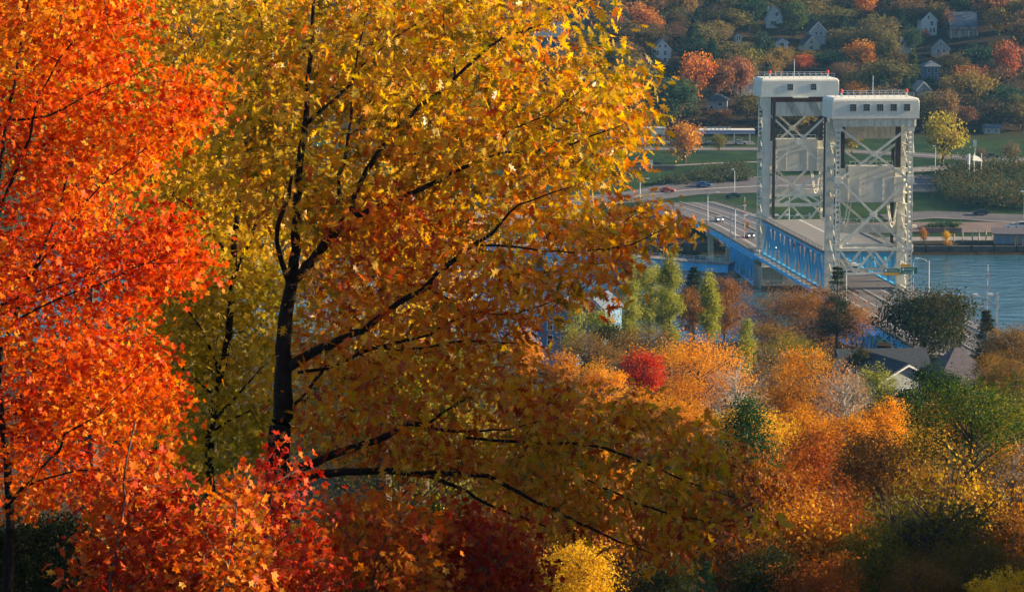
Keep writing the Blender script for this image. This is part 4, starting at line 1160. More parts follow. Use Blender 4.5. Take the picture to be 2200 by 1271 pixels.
OAK_L = [
 ([(596, 1010, 52), (606, 900, 46), (611, 840, 42), (608, 780, 36), (615, 690, 32), (622, 625, 28), (629, 583, 25), (635, 532, 22), (639, 481, 20), (643, 430, 19), (648, 350, 17), (655, 250, 14), (666, 120, 10), (676, -40, 7)], 0.5),
 ([(624, 620, 14), (601, 532, 11), (593, 508, 10), (601, 481, 10), (618, 430, 9), (630, 370, 6)], -1.0),
 ([(628, 600, 24), (652, 583, 24), (673, 556, 22), (710, 515, 20), (751, 461, 17), (761, 425, 13), (800, 341, 12), (831, 307, 11), (851, 283, 11), (895, 235, 10), (957, 191, 9), (987, 164, 8), (1032, 119, 7), (1073, 85, 6), (1127, 65, 5), (1202, 34, 3)], 1.2),
 ([(745, 468, 14), (806, 447, 13), (850, 428, 12), (916, 399, 11), (977, 368, 10), (1025, 348, 8), (1073, 331, 7), (1120, 327, 6), (1209, 314, 5), (1257, 297, 4), (1340, 265, 2)], -.8),
 ([(1062, 331, 5), (1069, 303, 5), (1120, 266, 4), (1175, 249, 3), (1260, 190, 2), (1320, 140, 2)], -.4),
 ([(977, 164, 5), (977, 119, 4), (957, 89, 3), (950, 30, 2)], .3),
 ([(690, 540, 12), (703, 508, 11), (714, 464, 10), (723, 423, 9), (732, 378, 8), (749, 293, 7), (759, 222, 6), (763, 160, 4), (790, 20, 3)], 1.5),
 ([(655, 270, 9), (705, 225, 8), (749, 187, 7), (783, 143, 5), (835, 92, 4), (915, 35, 2)], .8),
 ([(616, 790, 24), (652, 767, 22), (693, 747, 19), (720, 732, 17), (755, 720, 16), (782, 706, 15), (809, 686, 14), (857, 655, 13), (905, 621, 12), (939, 587, 11), (973, 556, 10), (1020, 525, 8), (1055, 498, 7), (1082, 471, 6), (1116, 437, 4), (1230, 400, 2)], -1.3),
 ([(915, 612, 6), (959, 641, 5), (990, 665, 4), (1100, 680, 3), (1220, 640, 2)], .6),
 ([(1020, 525, 6), (1100, 528, 4), (1200, 540, 4), (1280, 535, 4), (1360, 520, 3), (1450, 478, 2)], -.6),
 ([(620, 880, 9), (659, 836, 8), (686, 798, 7), (714, 767, 5)], .6),
 ([(640, 800, 8), (700, 790, 8), (802, 747, 8), (857, 733, 8), (925, 716, 6), (969, 691, 4), (1080, 660, 2)], 1.2),
 ([(800, 748, 6), (850, 750, 6), (935, 744, 5), (1003, 730, 4), (1110, 735, 2)], .8),
 ([(604, 1015, 24), (649, 1000, 20), (700, 983, 18), (755, 963, 17), (809, 946, 15), (857, 922, 14), (877, 913, 13), (918, 918, 10), (976, 929, 7), (1060, 925, 4), (1200, 900, 2)], -.9),
 ([(918, 912, 7), (945, 890, 6), (1010, 850, 3)], .5),
 ([(600, 1045, 24), (652, 1021, 20), (720, 1012, 18), (768, 1005, 17), (840, 1010, 15), (908, 1016, 14), (976, 1016, 12), (1044, 1021, 10), (1082, 1034, 9), (1123, 1062, 8), (1170, 1089, 8), (1218, 1109, 7), (1266, 1133, 6), (1330, 1165, 4), (1400, 1190, 2)], -1.6),
 ([(918, 1020, 9), (976, 1041, 8), (1027, 1065, 7), (1075, 1096, 6), (1123, 1116, 5), (1181, 1131, 4)], .8),
 ([(1000, 940, 7), (1060, 945, 7), (1133, 949, 7), (1232, 954, 6), (1300, 962, 6), (1400, 1000, 5), (1500, 1040, 3), (1600, 1075, 2)], -1.5),
 ([(1260, 1030, 4), (1330, 1060, 5), (1400, 1089, 5), (1444, 1107, 4), (1540, 1120, 2)], -1.2),
]
OAK_P = [
 ([(500, -60), (1300, -60), (1290, 20), (1200, 60), (1130, 110), (1080, 70), (980, 200), (1000, 380), (900, 430), (640, 470), (520, 460), (470, 350), (480, 100)], 620),
 ([(1080, 90), (1180, 125), (1250, 110), (1300, 60), (1330, 65), (1325, 140), (1385, 165), (1372, 240), (1395, 280), (1345, 330), (1335, 380), (1240, 390), (1000, 400), (960, 300)], 300),
 ([(640, 440), (1000, 390), (1250, 400), (1200, 470), (1300, 480), (1320, 560), (1330, 640), (1200, 660), (1180, 720), (1090, 740), (900, 760), (640, 760)], 480),
 ([(1240, 470), (1330, 440), (1400, 450), (1470, 480), (1465, 500), (1400, 520), (1370, 530), (1330, 570), (1240, 580)], 70),
 ([(640, 760), (1080, 750), (1160, 800), (1240, 860), (1260, 1000), (1100, 1060), (900, 1000), (640, 980)], 290),
 ([(1150, 840), (1260, 850), (1400, 870), (1500, 900), (1560, 960), (1640, 1080), (1650, 1120), (1560, 1130), (1460, 1190), (1420, 1230), (1330, 1150), (1200, 1130), (1080, 1080), (1050, 960)], 290),
]
def oakcol(x, y):
    r = np.where(y < 430, .31, .40) + .06 * np.sin(x * .05 + y * .031)
    r = r + .10 * np.sin(x * .021 + 2) * np.sin(y * .017) + np.where((y > 420) & (y < 620) & (x > 700) & (x < 1000), .22, 0) + np.where((y > 880) & (x < 1000), .10, 0) + np.where(y > 560, .10, 0) + np.where(y > 640, .03, 0)
    return r
D_OAK = 62.0
fg_tree('oak_tree', 'tall oak with black trunk and yellow to russet leaves in the centre', D_OAK, OAK_L, OAK_P, 'oak', .218, OAKM, M['bark'], 11, 3.2, 15, .34, 300, .75, oakcol)

MAP_L = [
 ([(18, 1271, 24), (20, 1150, 20), (12, 1000, 18), (2, 860, 16), (0, 764, 12), (20, 717, 10), (36, 658, 9), (40, 632, 9), (60, 602, 8), (99, 519, 6), (130, 430, 5), (160, 330, 3)], 0.5),
 ([(4, 900, 12), (0, 800, 12), (-14, 600, 12), (-5, 420, 10), (15, 250, 8), (50, 80, 6), (70, -40, 4)], 1.0),
 ([(10, 1090, 9), (61, 1037, 8), (88, 1003, 7), (129, 965, 7), (136, 935, 5), (190, 901, 4), (237, 864, 3), (330, 780, 2)], -.8),
 ([(0, 655, 6), (33, 645, 5), (80, 625, 4), (165, 598, 3), (300, 570, 2), (440, 560, 2)], -1.0),
 ([(20, 700, 6), (120, 640, 4), (240, 600, 3), (380, 540, 2)], -.6),
 ([(-5, 460, 8), (60, 300, 6), (85, 210, 5), (150, 100, 3), (260, 30, 2)], -.5),
 ([(15, 260, 6), (110, 240, 5), (200, 200, 3), (320, 150, 2)], .8),
 ([(60, 602, 5), (150, 480, 4), (240, 380, 3), (400, 260, 2)], -.6),
 ([(60, 1040, 6), (140, 1015, 4), (240, 1005, 3), (330, 1000, 2)], -.4),
 ([(10, 1180, 5), (60, 1185, 3), (140, 1150, 2)], .4),
]
MAP_P = [
 ([(-60, -60), (300, -60), (330, 60), (290, 110), (290, 200), (330, 290), (330, 330), (270, 360), (280, 420), (400, 470), (410, 540), (470, 570), (470, 600), (400, 600), (300, 640), (290, 680), (330, 740), (370, 770), (360, 830), (370, 900), (360, 1000), (330, 1040), (200, 1100), (140, 1050), (60, 1110), (-60, 1150)], 760),
 ([(360, 160), (440, 150), (480, 190), (430, 240), (400, 290), (340, 290)], 34),
 ([(280, 300), (400, 280), (350, 360), (290, 400)], 10),
]
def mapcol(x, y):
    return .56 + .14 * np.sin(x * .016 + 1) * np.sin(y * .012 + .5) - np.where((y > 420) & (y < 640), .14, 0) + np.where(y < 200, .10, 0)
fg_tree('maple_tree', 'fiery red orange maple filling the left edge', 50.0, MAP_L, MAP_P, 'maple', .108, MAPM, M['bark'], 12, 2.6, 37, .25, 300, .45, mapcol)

YEL_L = [
 ([(450, 990, 20), (452, 955, 18), (462, 850, 17), (485, 740, 16), (500, 570, 15), (504, 510, 14), (515, 430, 12), (529, 297, 10), (542, 175, 8), (560, 0, 5)], .5),
 ([(500, 600, 9), (540, 500, 8), (575, 400, 6), (590, 300, 4)], .8),
 ([(529, 297, 6), (490, 240, 5), (440, 160, 3), (400, 60, 2)], -.8),
 ([(542, 230, 6), (580, 150, 5), (600, 50, 3)], .8),
 ([(462, 850, 8), (400, 800, 5), (370, 760, 3)], -.8),
 ([(460, 900, 8), (520, 840, 5), (560, 790, 3)], -.6),
 ([(470, 800, 8), (430, 700, 5), (380, 640, 3)], -.6),
 ([(452, 930, 6), (490, 905, 5), (540, 880, 3)], -.4),
 ([(500, 570, 7), (440, 480, 5), (370, 420, 3)], -.6),
]
YEL_P = [
 ([(260, -60), (640, -60), (640, 420), (600, 520), (480, 600), (300, 560), (250, 300)], 620),
 ([(330, 560), (600, 560), (610, 780), (590, 960), (480, 1040), (360, 1040), (330, 800)], 400),
]
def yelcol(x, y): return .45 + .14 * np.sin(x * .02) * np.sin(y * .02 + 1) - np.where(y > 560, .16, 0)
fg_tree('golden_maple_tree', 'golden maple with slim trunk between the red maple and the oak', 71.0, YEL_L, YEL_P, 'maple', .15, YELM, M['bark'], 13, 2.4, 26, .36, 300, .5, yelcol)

def sapling(label, d, stem, poly, n, seed, c, leaf=.13, mat=None):
    fg_tree('maple_sapling', label, d, stem, [(poly, n)], 'maple', leaf, mat or SAPM, M['bark2'], seed, 1.2, 24, .26, 120, .4, lambda x, y: np.full(len(x), c))
sapling('orange red sapling with a pale straight stem below the red maple', 46.0, [([(236, 1290, 7), (244, 1210, 6), (261, 1060, 5), (271, 1016, 4), (288, 908, 3)], 0), ([(250, 1150, 3), (320, 1080, 2)], -.4), ([(248, 1190, 3), (180, 1120, 2)], -.4)],
        [(150, 1290), (190, 1150), (230, 1000), (340, 980), (390, 1060), (430, 1290)], 120, 21, .42)
sapling('orange sapling with thin tan stem left of the oak foot', 45.0, [([(478, 1290, 6), (482, 1260, 5), (498, 1162, 4), (504, 1084, 3)], 0), ([(490, 1210, 3), (430, 1140, 2)], -.3), ([(486, 1240, 3), (560, 1180, 2)], -.3)],
        [(380, 1290), (400, 1160), (470, 1050), (540, 1060), (560, 1150), (600, 1290)], 85, 22, .58)
sapling('dark crimson sapling in front of the oak foot', 52.0, [([(560, 1300, 8), (575, 1180, 6), (585, 1080, 4), (600, 1000, 3)], 0), ([(572, 1200, 4), (640, 1120, 2)], -.3), ([(580, 1100, 3), (640, 990, 2)], -.3)],
        [(540, 1290), (555, 1080), (570, 1000), (600, 955), (660, 980), (650, 1060), (690, 1160), (720, 1290)], 66, 23, .24)
sapling('russet orange sapling under the lowest oak limb', 56.0, [([(800, 1320, 9), (800, 1230, 7), (830, 1150, 4), (870, 1090, 2)], 0), ([(802, 1200, 4), (720, 1120, 2)], -.3), ([(805, 1230, 4), (930, 1160, 2)], -.3)],
        [(640, 1290), (680, 1100), (780, 1070), (900, 1080), (950, 1130), (940, 1290)], 130, 24, .66, .155)
sapling('deep red sapling at the bottom, right of the russet one', 58.0, [([(1040, 1320, 9), (1040, 1230, 7), (1060, 1150, 4)], 0), ([(1042, 1230, 4), (960, 1150, 2)], -.3), ([(1042, 1240, 4), (1110, 1180, 2)], -.3)],
        [(920, 1290), (930, 1130), (1000, 1090), (1080, 1120), (1140, 1170), (1150, 1290)], 90, 25, .20, .155)

# ---- middle-distance trees -------------------------------------------
def crown_points(rng, kind, W, H, nC):
    """clump centres in a crown of width W, height H, base at z=0, plus clump radius"""
    if kind in ('round', 'twiggy'):
        nL = int(rng.integers(8, 12))
        lc = rand_dirs(rng, nL) * (rng.uniform(.35, .72, nL)[:, None]) * np.array([1, 1, .9]); lc[:, 2] *= np.where(lc[:, 2] < 0, .8, 1)
        lr = rng.uniform(.32, .52, nL)
        li = rng.integers(nL, size=nC)
        d = rand_dirs(rng, nC); d[:, 2] = np.where(d[:, 2] < -.2, -d[:, 2] * .6, d[:, 2])
        c = lc[li] + d * (lr[li] * rng.uniform(.55, 1.0, nC))[:, None]
        c = c * np.array([W / 2, W / 2, H / 2]); c[:, 2] += H * .5
        k = rng.random(nC) < .5
        d2 = rand_dirs(rng, nC); a2 = np.arctan2(d2[:, 1], d2[:, 0]); ph = rng.uniform(0, 6.28, 2)
        e = d2 * (rng.uniform(.35, 1, nC) ** .5 * (.84 + .12 * np.sin(3 * a2 + ph[0]) + .12 * np.sin(5 * d2[:, 2] + 2 * a2 + ph[1])))[:, None] * np.array([W / 2, W / 2, H / 2]); e[:, 2] += H * .5
        c = np.where(k[:, None], e, c)
        return c, .068 * W * rng.uniform(.7, 1.35, nC)
    if kind == 'poplar':
        z = rng.random(nC); prof = np.sin(np.pi * np.clip(z * .92 + .06, 0, 1)) ** .55 * (1 - .55 * z)
        a = rng.uniform(0, 6.28, nC); r = rng.random(nC) ** .5
        c = np.stack([np.cos(a) * r * prof * W / 2, np.sin(a) * r * prof * W / 2, z * H], 1)
        return c, .13 * W * np.ones(nC)
    if kind == 'conifer':
        z = rng.random(nC) ** 1.5; z = np.floor(z * 15) / 15 + rng.normal(size=nC) * .008
        prof = (1 - z) ** .8 * 1.05 + .06
        a = rng.uniform(0, 6.28, nC); r = rng.uniform(.35, 1, nC) * (.85 + .2 * np.sin(a * 5 + z * 40))
        c = np.stack([np.cos(a) * r * prof * W / 2, np.sin(a) * r * prof * W / 2, z * H - r * prof * W * .10], 1)
        return c, W * (.018 + .095 * (1 - z))
    raise ValueError(kind)

def tree_meshes(rng, kind, W, H, trunk, leaf, nleaf, mat, bark, tw=1.0):
    """crown mesh (base of crown at z=trunk) and trunk mesh"""
    nC = {'round': 150, 'twiggy': 120, 'poplar': 60, 'conifer': 240}[kind]
    c, cr = crown_points(rng, kind, W, H, nC)
    w = rng.uniform(.5, 1.5, nC); w /= w.sum()
    ci = rng.choice(nC, nleaf, p=w)
    off = rng.normal(size=(nleaf, 3)) * cr[ci][:, None] * np.array([1, 1, .75 if kind != 'conifer' else .5])
    pos = c[ci] + off; pos[:, 2] += trunk
    cen = np.array([0, 0, trunk + H * .45])
    if kind == 'conifer':
        ax = np.array([0, 0, 1.]) ; outw = unit(pos * np.array([1, 1, 0]) + 1e-6)
        tip = unit(outw + rng.normal(size=(nleaf, 3)) * .35 + np.array([0, 0, -.25])); nrm = unit(rng.normal(size=(nleaf, 3)) * .5 + ax)
    else:
        outw = unit(pos - cen)
        tip = unit(outw * .5 + rng.normal(size=(nleaf, 3)) * .7 + np.array([0, 0, -.3]))
        nrm = unit(rng.normal(size=(nleaf, 3)) * .7 + outw * .55 + np.array([0, 0, .3]))
    size = leaf * rng.uniform(.65, 1.35, nleaf)
    cb = rng.normal(size=nC)
    rnd = .5 + .17 * cb[ci] + .14 * rng.normal(size=nleaf)
    crown = leaf_mesh('crown', pos, nrm, tip, size, 'needle' if kind == 'conifer' else 'quad', rnd, mat)
    m = MB(); top = trunk + H * (.97 if kind in ('conifer', 'poplar') else .72)
    r0 = max(.07, .020 * (H + trunk)) * tw
    pts = []; n = 7
    for i in range(n):
        u = i / (n - 1); pts.append((rng.normal() * .012 * W * (i > 0) * (kind != 'conifer'), rng.normal() * .012 * W * (i > 0), -.6 + (top + .6) * u))
    m.tube(pts, [r0 * (1.25 if i == 0 else 1) * (1 - .85 * i / (n - 1)) for i in range(n)], 7)
    nb = {'round': 56, 'twiggy': 90, 'poplar': 14, 'conifer': 30}[kind]
    for j in rng.permutation(nC)[:nb]:
        e = c[j] + np.array([0, 0, trunk])
        zs = min(max(trunk * .75, e[2] - (.55 * math.hypot(e[0], e[1]) + .05 * H) * (1 if kind != 'conifer' else .2)), top * .96)
        u = (zs + .6) / (top + .6); s0 = Vector(pts[0]).lerp(Vector(pts[-1]), min(max(u, 0), 1))
        e = Vector(e); mid = s0.lerp(e, .55) + Vector((0, 0, .06 * H * rng.random()))
        rb = r0 * .38 * (1 - .6 * u)
        m.tube([s0, mid, e], [rb, rb * .6, rb * .2], 4)
        if kind == 'twiggy':
            for q in range(5):
                f = e + Vector(rng.normal(size=3)) * cr[j] * 1.5; f.z += .3 * cr[j]
                m.tube([mid.lerp(e, .3 + .14 * q), f], [rb * .3, rb * .1], 3)
    return crown, m.mesh('trunk', bark)

def make_tree(name, label, px, py, w, h, d, kind, cols, seed, leafpx=3.4, dens=3.0, bark='bark2', cat='tree', group=None, trans=.4, mat=None, fit=True):
    rng = np.random.default_rng(seed)
    c = at(px, py, d); s = d / F
    if kind in ('round', 'twiggy') and d < 480 and d > 120: w *= 1.2; c.z -= h * s * .14; h *= 1.28
    elif kind == 'round' and d >= 480: w *= 1.16; h *= 1.14
    if kind == 'poplar' and d > 450: w *= 1.15
    W, H = w * s, h * s
    zb = c.z - H / 2
    g = gzf(c.x, d)
    if g > zb - .2: g = zb - .2 if zb - g > -6 else g - 1
    root = Vector((c.x, d, min(g, gzf(c.x, d))))
    trunk = zb - root.z
    leafpx *= 1.18
    leaf = max(leafpx * s, .10)
    nl = int(np.clip(w * h * .78 * dens / (leafpx ** 2 * .36), 500, 17000))
    mat = mat or leafmat(name + '_leaf', cols, trans)
    cm, tm_ = tree_meshes(rng, kind, W, H, trunk, leaf, nl, mat, M[bark])
    t = empty(name, root, rng.uniform(-.3, .3), label, cat, group)
    link('trunk', tm_, t); link('crown', cm, t)
    return t

OR = [(.30, .16, .02), (.52, .22, .015), (.66, .28, .015), (.66, .20, .02)]
BOR = [(.52, .26, .015), (.70, .34, .02), (.74, .30, .02), (.70, .18, .015)]
RU = [(.12, .06, .025), (.22, .10, .03), (.32, .14, .03), (.24, .17, .04)]
BR_ = [(.11, .075, .03), (.19, .115, .03), (.28, .15, .03), (.18, .14, .04)]
DG = [(.006, .020, .010), (.012, .034, .014), (.024, .046, .015), (.045, .06, .018)]
DK = [(.008, .019, .008), (.020, .032, .009), (.045, .048, .011), (.11, .075, .015)]
YG = [(.12, .15, .03), (.22, .24, .04), (.34, .34, .06), (.42, .38, .07)]
YE = [(.48, .28, .015), (.66, .40, .02), (.76, .46, .022), (.70, .32, .015)]
RD = [(.30, .012, .012), (.45, .02, .015), (.52, .05, .015), (.50, .12, .015)]
RO = [(.22, .05, .015), (.36, .08, .015), (.46, .13, .015), (.40, .20, .02)]
OL = [(.05, .06, .015), (.12, .12, .02), (.22, .19, .02), (.34, .24, .02)]
GG = [(.010, .042, .020), (.018, .062, .026), (.032, .08, .026), (.07, .10, .026)]
TW = [(.20, .13, .08), (.30, .19, .10), (.34, .24, .14), (.30, .22, .08)]
MT = [
 ('broadleaf_tree', 'wide rust brown tree in front of the blue approach truss', 1745, 692, 240, 160, 540, 'round', RU, 3.0, 3.2),
 ('broadleaf_tree', 'rust brown tree between poplars and the lift span', 1560, 662, 108, 125, 560, 'round', RU, 2.8, 3),
 ('broadleaf_tree', 'small russet tree between the two right poplars', 1483, 665, 70, 100, 520, 'round', RU, 2.8, 2.5),
 ('poplar_tree', 'leftmost tall green poplar beside the oak edge', 1350, 645, 52, 180, 500, 'poplar', YG, 2.8, 7),
 ('poplar_tree', 'tallest poplar with yellow lit right side, centre of the row', 1440, 638, 54, 190, 495, 'poplar', YG, 2.8, 7),
 ('poplar_tree', 'slender poplar at the right end of the row', 1522, 658, 44, 145, 480, 'poplar', YG, 2.8, 7),
 ('willow_tree', 'broad yellow green tree between the two left poplars', 1396, 640, 84, 160, 506, 'round', YG, 2.8, 3.5),
 ('spruce_tree', 'dark spruce behind the poplars', 1490, 622, 56, 110, 545, 'conifer', DG, 2.8, 11),
 ('spruce_tree', 'dark pointed spruce standing before the nearer tower foot', 1799, 636, 96, 140, 520, 'conifer', DG, 2.6, 14),
 ('broadleaf_tree', 'large dark round tree hiding the near approach road', 1986, 692, 205, 150, 520, 'round', DK, 4.4, 6),
 ('spruce_tree', 'brownish spruce at right below the water gantry', 2118, 722, 78, 125, 500, 'conifer', DK, 2.8, 11),
 ('broadleaf_tree', 'brown bushy tree at the right edge below the water', 2172, 745, 120, 100, 490, 'round', BR_, 3.0, 3),
 ('broadleaf_tree', 'dull brown tree low between approach truss and orange crown', 1650, 735, 130, 110, 470, 'twiggy', BR_, 3.0, 1.6),
 ('broadleaf_tree', 'olive brown tree under the wide rust tree', 1700, 765, 150, 80, 440, 'round', OL, 3.0, 2.6),
 ('shrub', 'pale grey green shrub left of the near front gable', 1884, 820, 92, 90, 410, 'round', YG, 3.0, 1.7),
 ('cedar_shrub', 'dark cedar right of the near front gable', 2000, 812, 90, 110, 400, 'round', DG, 3.0, 3.2),
 ('cedar_shrub', 'dark shrub below the near front gable', 1945, 868, 90, 80, 380, 'round', DG, 3.0, 3.2),
 ('cedar_shrub', 'dark shrub left of the long dark roof', 1845, 770, 60, 70, 450, 'round', DK, 3.0, 2.6),
 ('slim_tree', 'slim yellow tree between the two big orange crowns', 1605, 745, 50, 110, 400, 'poplar', YG, 3.0, 3.2),
 ('broadleaf_tree', 'bare brown tree between the two big orange crowns', 1655, 790, 120, 120, 380, 'twiggy', TW, 3.0, .7),
 ('broadleaf_tree', 'brown twiggy bush left of the poplar feet', 1262, 752, 150, 100, 400, 'twiggy', BR_, 3.0, 1.3),
 ('broadleaf_tree', 'brown twiggy bush under the poplar feet', 1385, 735, 150, 90, 410, 'twiggy', BR_, 3.0, 1.3),
 ('slim_tree', 'yellow green slim tree at the oak edge by the blue house', 1235, 705, 60, 110, 430, 'poplar', YG, 3.0, 3),
 ('broadleaf_tree', 'dark green bush beside the blue house', 1310, 722, 90, 80, 440, 'round', DK, 3.0, 2.6),
 ('orange_tree', 'big bright orange crown in the middle of the slope', 1500, 800, 215, 175, 325, 'round', BOR, 3.4, 3.0),
 ('orange_tree', 'orange crown thinning to bare twigs right of the biggest one', 1735, 830, 190, 190, 315, 'twiggy', OR, 3.4, 2.0),
 ('birch_tree', 'pale barked bare birch between the two orange crowns', 1580, 840, 140, 190, 300, 'twiggy', TW, 3.0, .35),
 ('red_tree', 'crimson tree left of the biggest orange crown', 1383, 790, 90, 110, 310, 'round', RD, 3.4, 3),
 ('orange_tree', 'small flaming orange tree left of the crimson one', 1290, 825, 110, 110, 290, 'round', BOR, 3.4, 2.2),
 ('orange_tree', 'orange tree showing through a gap under the oak branches', 1128, 745, 75, 95, 320, 'round', BOR, 3.4, 2.6),
 ('orange_tree', 'dull orange tree just right of the gap under the oak', 1205, 785, 80, 80, 310, 'round', OR, 3.4, 2.4),
 ('golden_tree', 'golden tree below the biggest orange crown', 1450, 900, 150, 120, 270, 'round', OR, 3.4, 2.4),
 ('golden_tree', 'bright yellow tree behind the green aspen top', 1615, 915, 150, 110, 250, 'round', YE, 3.6, 2.6),
 ('birch_tree', 'greyish twiggy tree right of the thinning orange crown', 1815, 850, 130, 150, 305, 'twiggy', TW, 3.0, .5),
 ('golden_tree', 'bright amber tree in front of the dark cedars', 1905, 895, 105, 90, 265, 'round', BOR, 3.4, 2.8),
 ('aspen_tree', 'green aspen with pale stems rising in front of the orange slope', 1602, 1000, 165, 260, 185, 'poplar', GG, 4.4, 4.2),
 ('green_maple_tree', 'green tree with yellow top at the right edge', 2090, 885, 290, 230, 215, 'round', [(.015, .05, .012), (.03, .075, .012), (.08, .11, .012), (.32, .28, .03)], 4.0, 2.8),
 ('russet_tree', 'dark red orange tree right of the green aspen', 1750, 1010, 210, 210, 225, 'round', RO, 4.0, 2.8),
 ('russet_tree', 'brown orange tree right of the dark red one', 1895, 990, 190, 180, 215, 'round', RU, 4.0, 2.6),
 ('russet_tree', 'large orange brown tree low at right', 2025, 1090, 240, 220, 190, 'round', [(.16, .08, .02), (.28, .13, .02), (.40, .19, .02), (.36, .22, .03)], 4.0, 2.8),
 ('birch_tree', 'bare brown tree at the right edge below the green one', 2175, 1030, 140, 250, 195, 'twiggy', BR_, 3.4, 1.2),
 ('russet_tree', 'deep orange tree at the bottom right of the aspen', 1775, 1150, 220, 190, 178, 'round', RO, 4.2, 2.8),
 ('olive_tree', 'olive yellow tree low among the russet ones', 1880, 1190, 140, 190, 165, 'round', OL, 4.2, 2.6),
 ('russet_tree', 'dark brown tree in shade at the lower right', 2070, 1215, 240, 170, 168, 'round', BR_, 4.2, 2.6),
 ('golden_tree', 'sunlit yellow treetop at the bottom right corner', 2178, 1262, 110, 100, 140, 'round', YE, 4.4, 2.8),
 ('golden_tree', 'small sunlit yellow treetop left of the corner one', 2112, 1266, 64, 70, 138, 'round', YE, 4.4, 2.8),
 ('golden_tree', 'glowing yellow tree at the bottom under the oak tips', 1245, 1220, 170, 170, 150, 'round', YE, 4.4, 2.8),
 ('golden_tree', 'glowing orange tree seen through the lower oak branches', 1300, 1010, 120, 120, 170, 'round', BOR, 4.4, 2.6),
 ('pine_tree', 'little dark pine at the bottom under the oak tips', 1518, 1245, 50, 90, 140, 'conifer', GG, 3.6, 5),
 ('olive_tree', 'dark olive undergrowth right of the glowing yellow tree', 1430, 1250, 190, 130, 155, 'round', DK, 4.4, 2.4),
 ('olive_tree', 'dark green undergrowth below the aspen', 1640, 1235, 170, 130, 160, 'round', DK, 4.4, 2.4),
 ('green_tree', 'dark green tree behind the lowest oak limb', 960, 1150, 300, 240, 105, 'round', DK, 5.5, 2.2),
 ('golden_tree', 'yellow tree behind the oak trunk', 830, 520, 560, 620, 98, 'round', YE, 6.5, 1.7),
 ('golden_tree', 'golden tree glimpsed behind the upper oak crown', 900, 150, 640, 420, 110, 'round', YE, 6.5, 1.3),
 ('olive_tree', 'olive tree in shade behind the golden maple', 330, 820, 620, 760, 95, 'round', OL, 6.5, 2.2),
 ('golden_tree', 'golden tree filling the gap behind the golden maple trunk', 450, 400, 440, 700, 88, 'round', YE, 6.0, 2.6),
 ('golden_tree', 'golden tree glimpsed behind the red maple crown', 180, 220, 560, 620, 92, 'round', YE, 6.5, 1.6),
 ('olive_tree', 'dark bush in the bottom left corner under the red maple', 90, 1230, 420, 300, 78, 'round', DK, 6.0, 2.6),
 ('olive_tree', 'dark olive bush behind the bottom saplings left of the oak foot', 430, 1150, 420, 330, 84, 'round', OL, 6.0, 2.2),
 ('olive_tree', 'dark olive bush behind the bottom saplings right of the oak foot', 760, 1210, 420, 260, 86, 'round', OL, 6.0, 2.2),
 ('russet_tree', 'russet tree in shade between the aspen and the dark red tree', 1690, 1110, 150, 170, 200, 'round', RO, 4.2, 2.6),
 ('russet_tree', 'brown tree in shade above the large orange brown one', 1960, 1040, 160, 140, 225, 'round', BR_, 4.2, 2.6),
 ('russet_tree', 'rusty tree low at the right edge above the corner', 2180, 1160, 150, 150, 185, 'round', RU, 4.2, 2.6),
 ('russet_tree', 'dark russet bush at the bottom between olive and brown trees', 1965, 1245, 150, 120, 160, 'round', RU, 4.2, 2.6),
 ('russet_tree', 'dark orange bush at the bottom right of the aspen foot', 1760, 1250, 190, 130, 158, 'round', RO, 4.2, 2.6),
 ('orange_tree', 'orange brown tree between the thinning crown and the amber one', 1840, 935, 130, 120, 262, 'round', OR, 3.8, 2.6),
 ('orange_tree', 'orange tree under the thinning crown above the dark red one', 1720, 925, 150, 100, 268, 'round', OR, 3.8, 2.4),
 ('cedar_shrub', 'dark cedar between the two near roofs', 2048, 840, 80, 90, 395, 'round', DG, 3.0, 3.2),
 ('shrub', 'grey green bush covering the foot of the long dark roof', 1835, 830, 70, 80, 405, 'twiggy', TW, 3.0, 1.0),
 ('broadleaf_tree', 'brown tree hiding the right end of the steep hip roof', 2135, 800, 90, 110, 410, 'round', BR_, 3.0, 2.8),
 ('broadleaf_tree', 'yellow green bush before the blue house at the oak edge', 1290, 690, 80, 70, 450, 'round', YG, 3.0, 2.4),
 ('golden_tree', 'gold tree under the crimson one at the oak edge', 1370, 870, 130, 100, 285, 'round', OR, 3.6, 2.6),
 ('broadleaf_tree', 'brown tree at right between the steep hip roof and green tree', 2175, 810, 120, 90, 400, 'round', BR_, 3.0, 2.6),
 ('olive_tree', 'olive tree in shade behind the lower oak crown', 860, 900, 520, 460, 100, 'round', OL, 6.5, 1.8),
]
for i, (nm, lb, px, py, w, h, d, kd, cols, lp, dn) in enumerate(MT):
    make_tree(nm, lb, px, py, w, h, d, kd, cols, 100 + i, lp, dn, bark='birch' if nm in ('aspen_tree', 'birch_tree') else 'bark2', group='trees on the near slope')

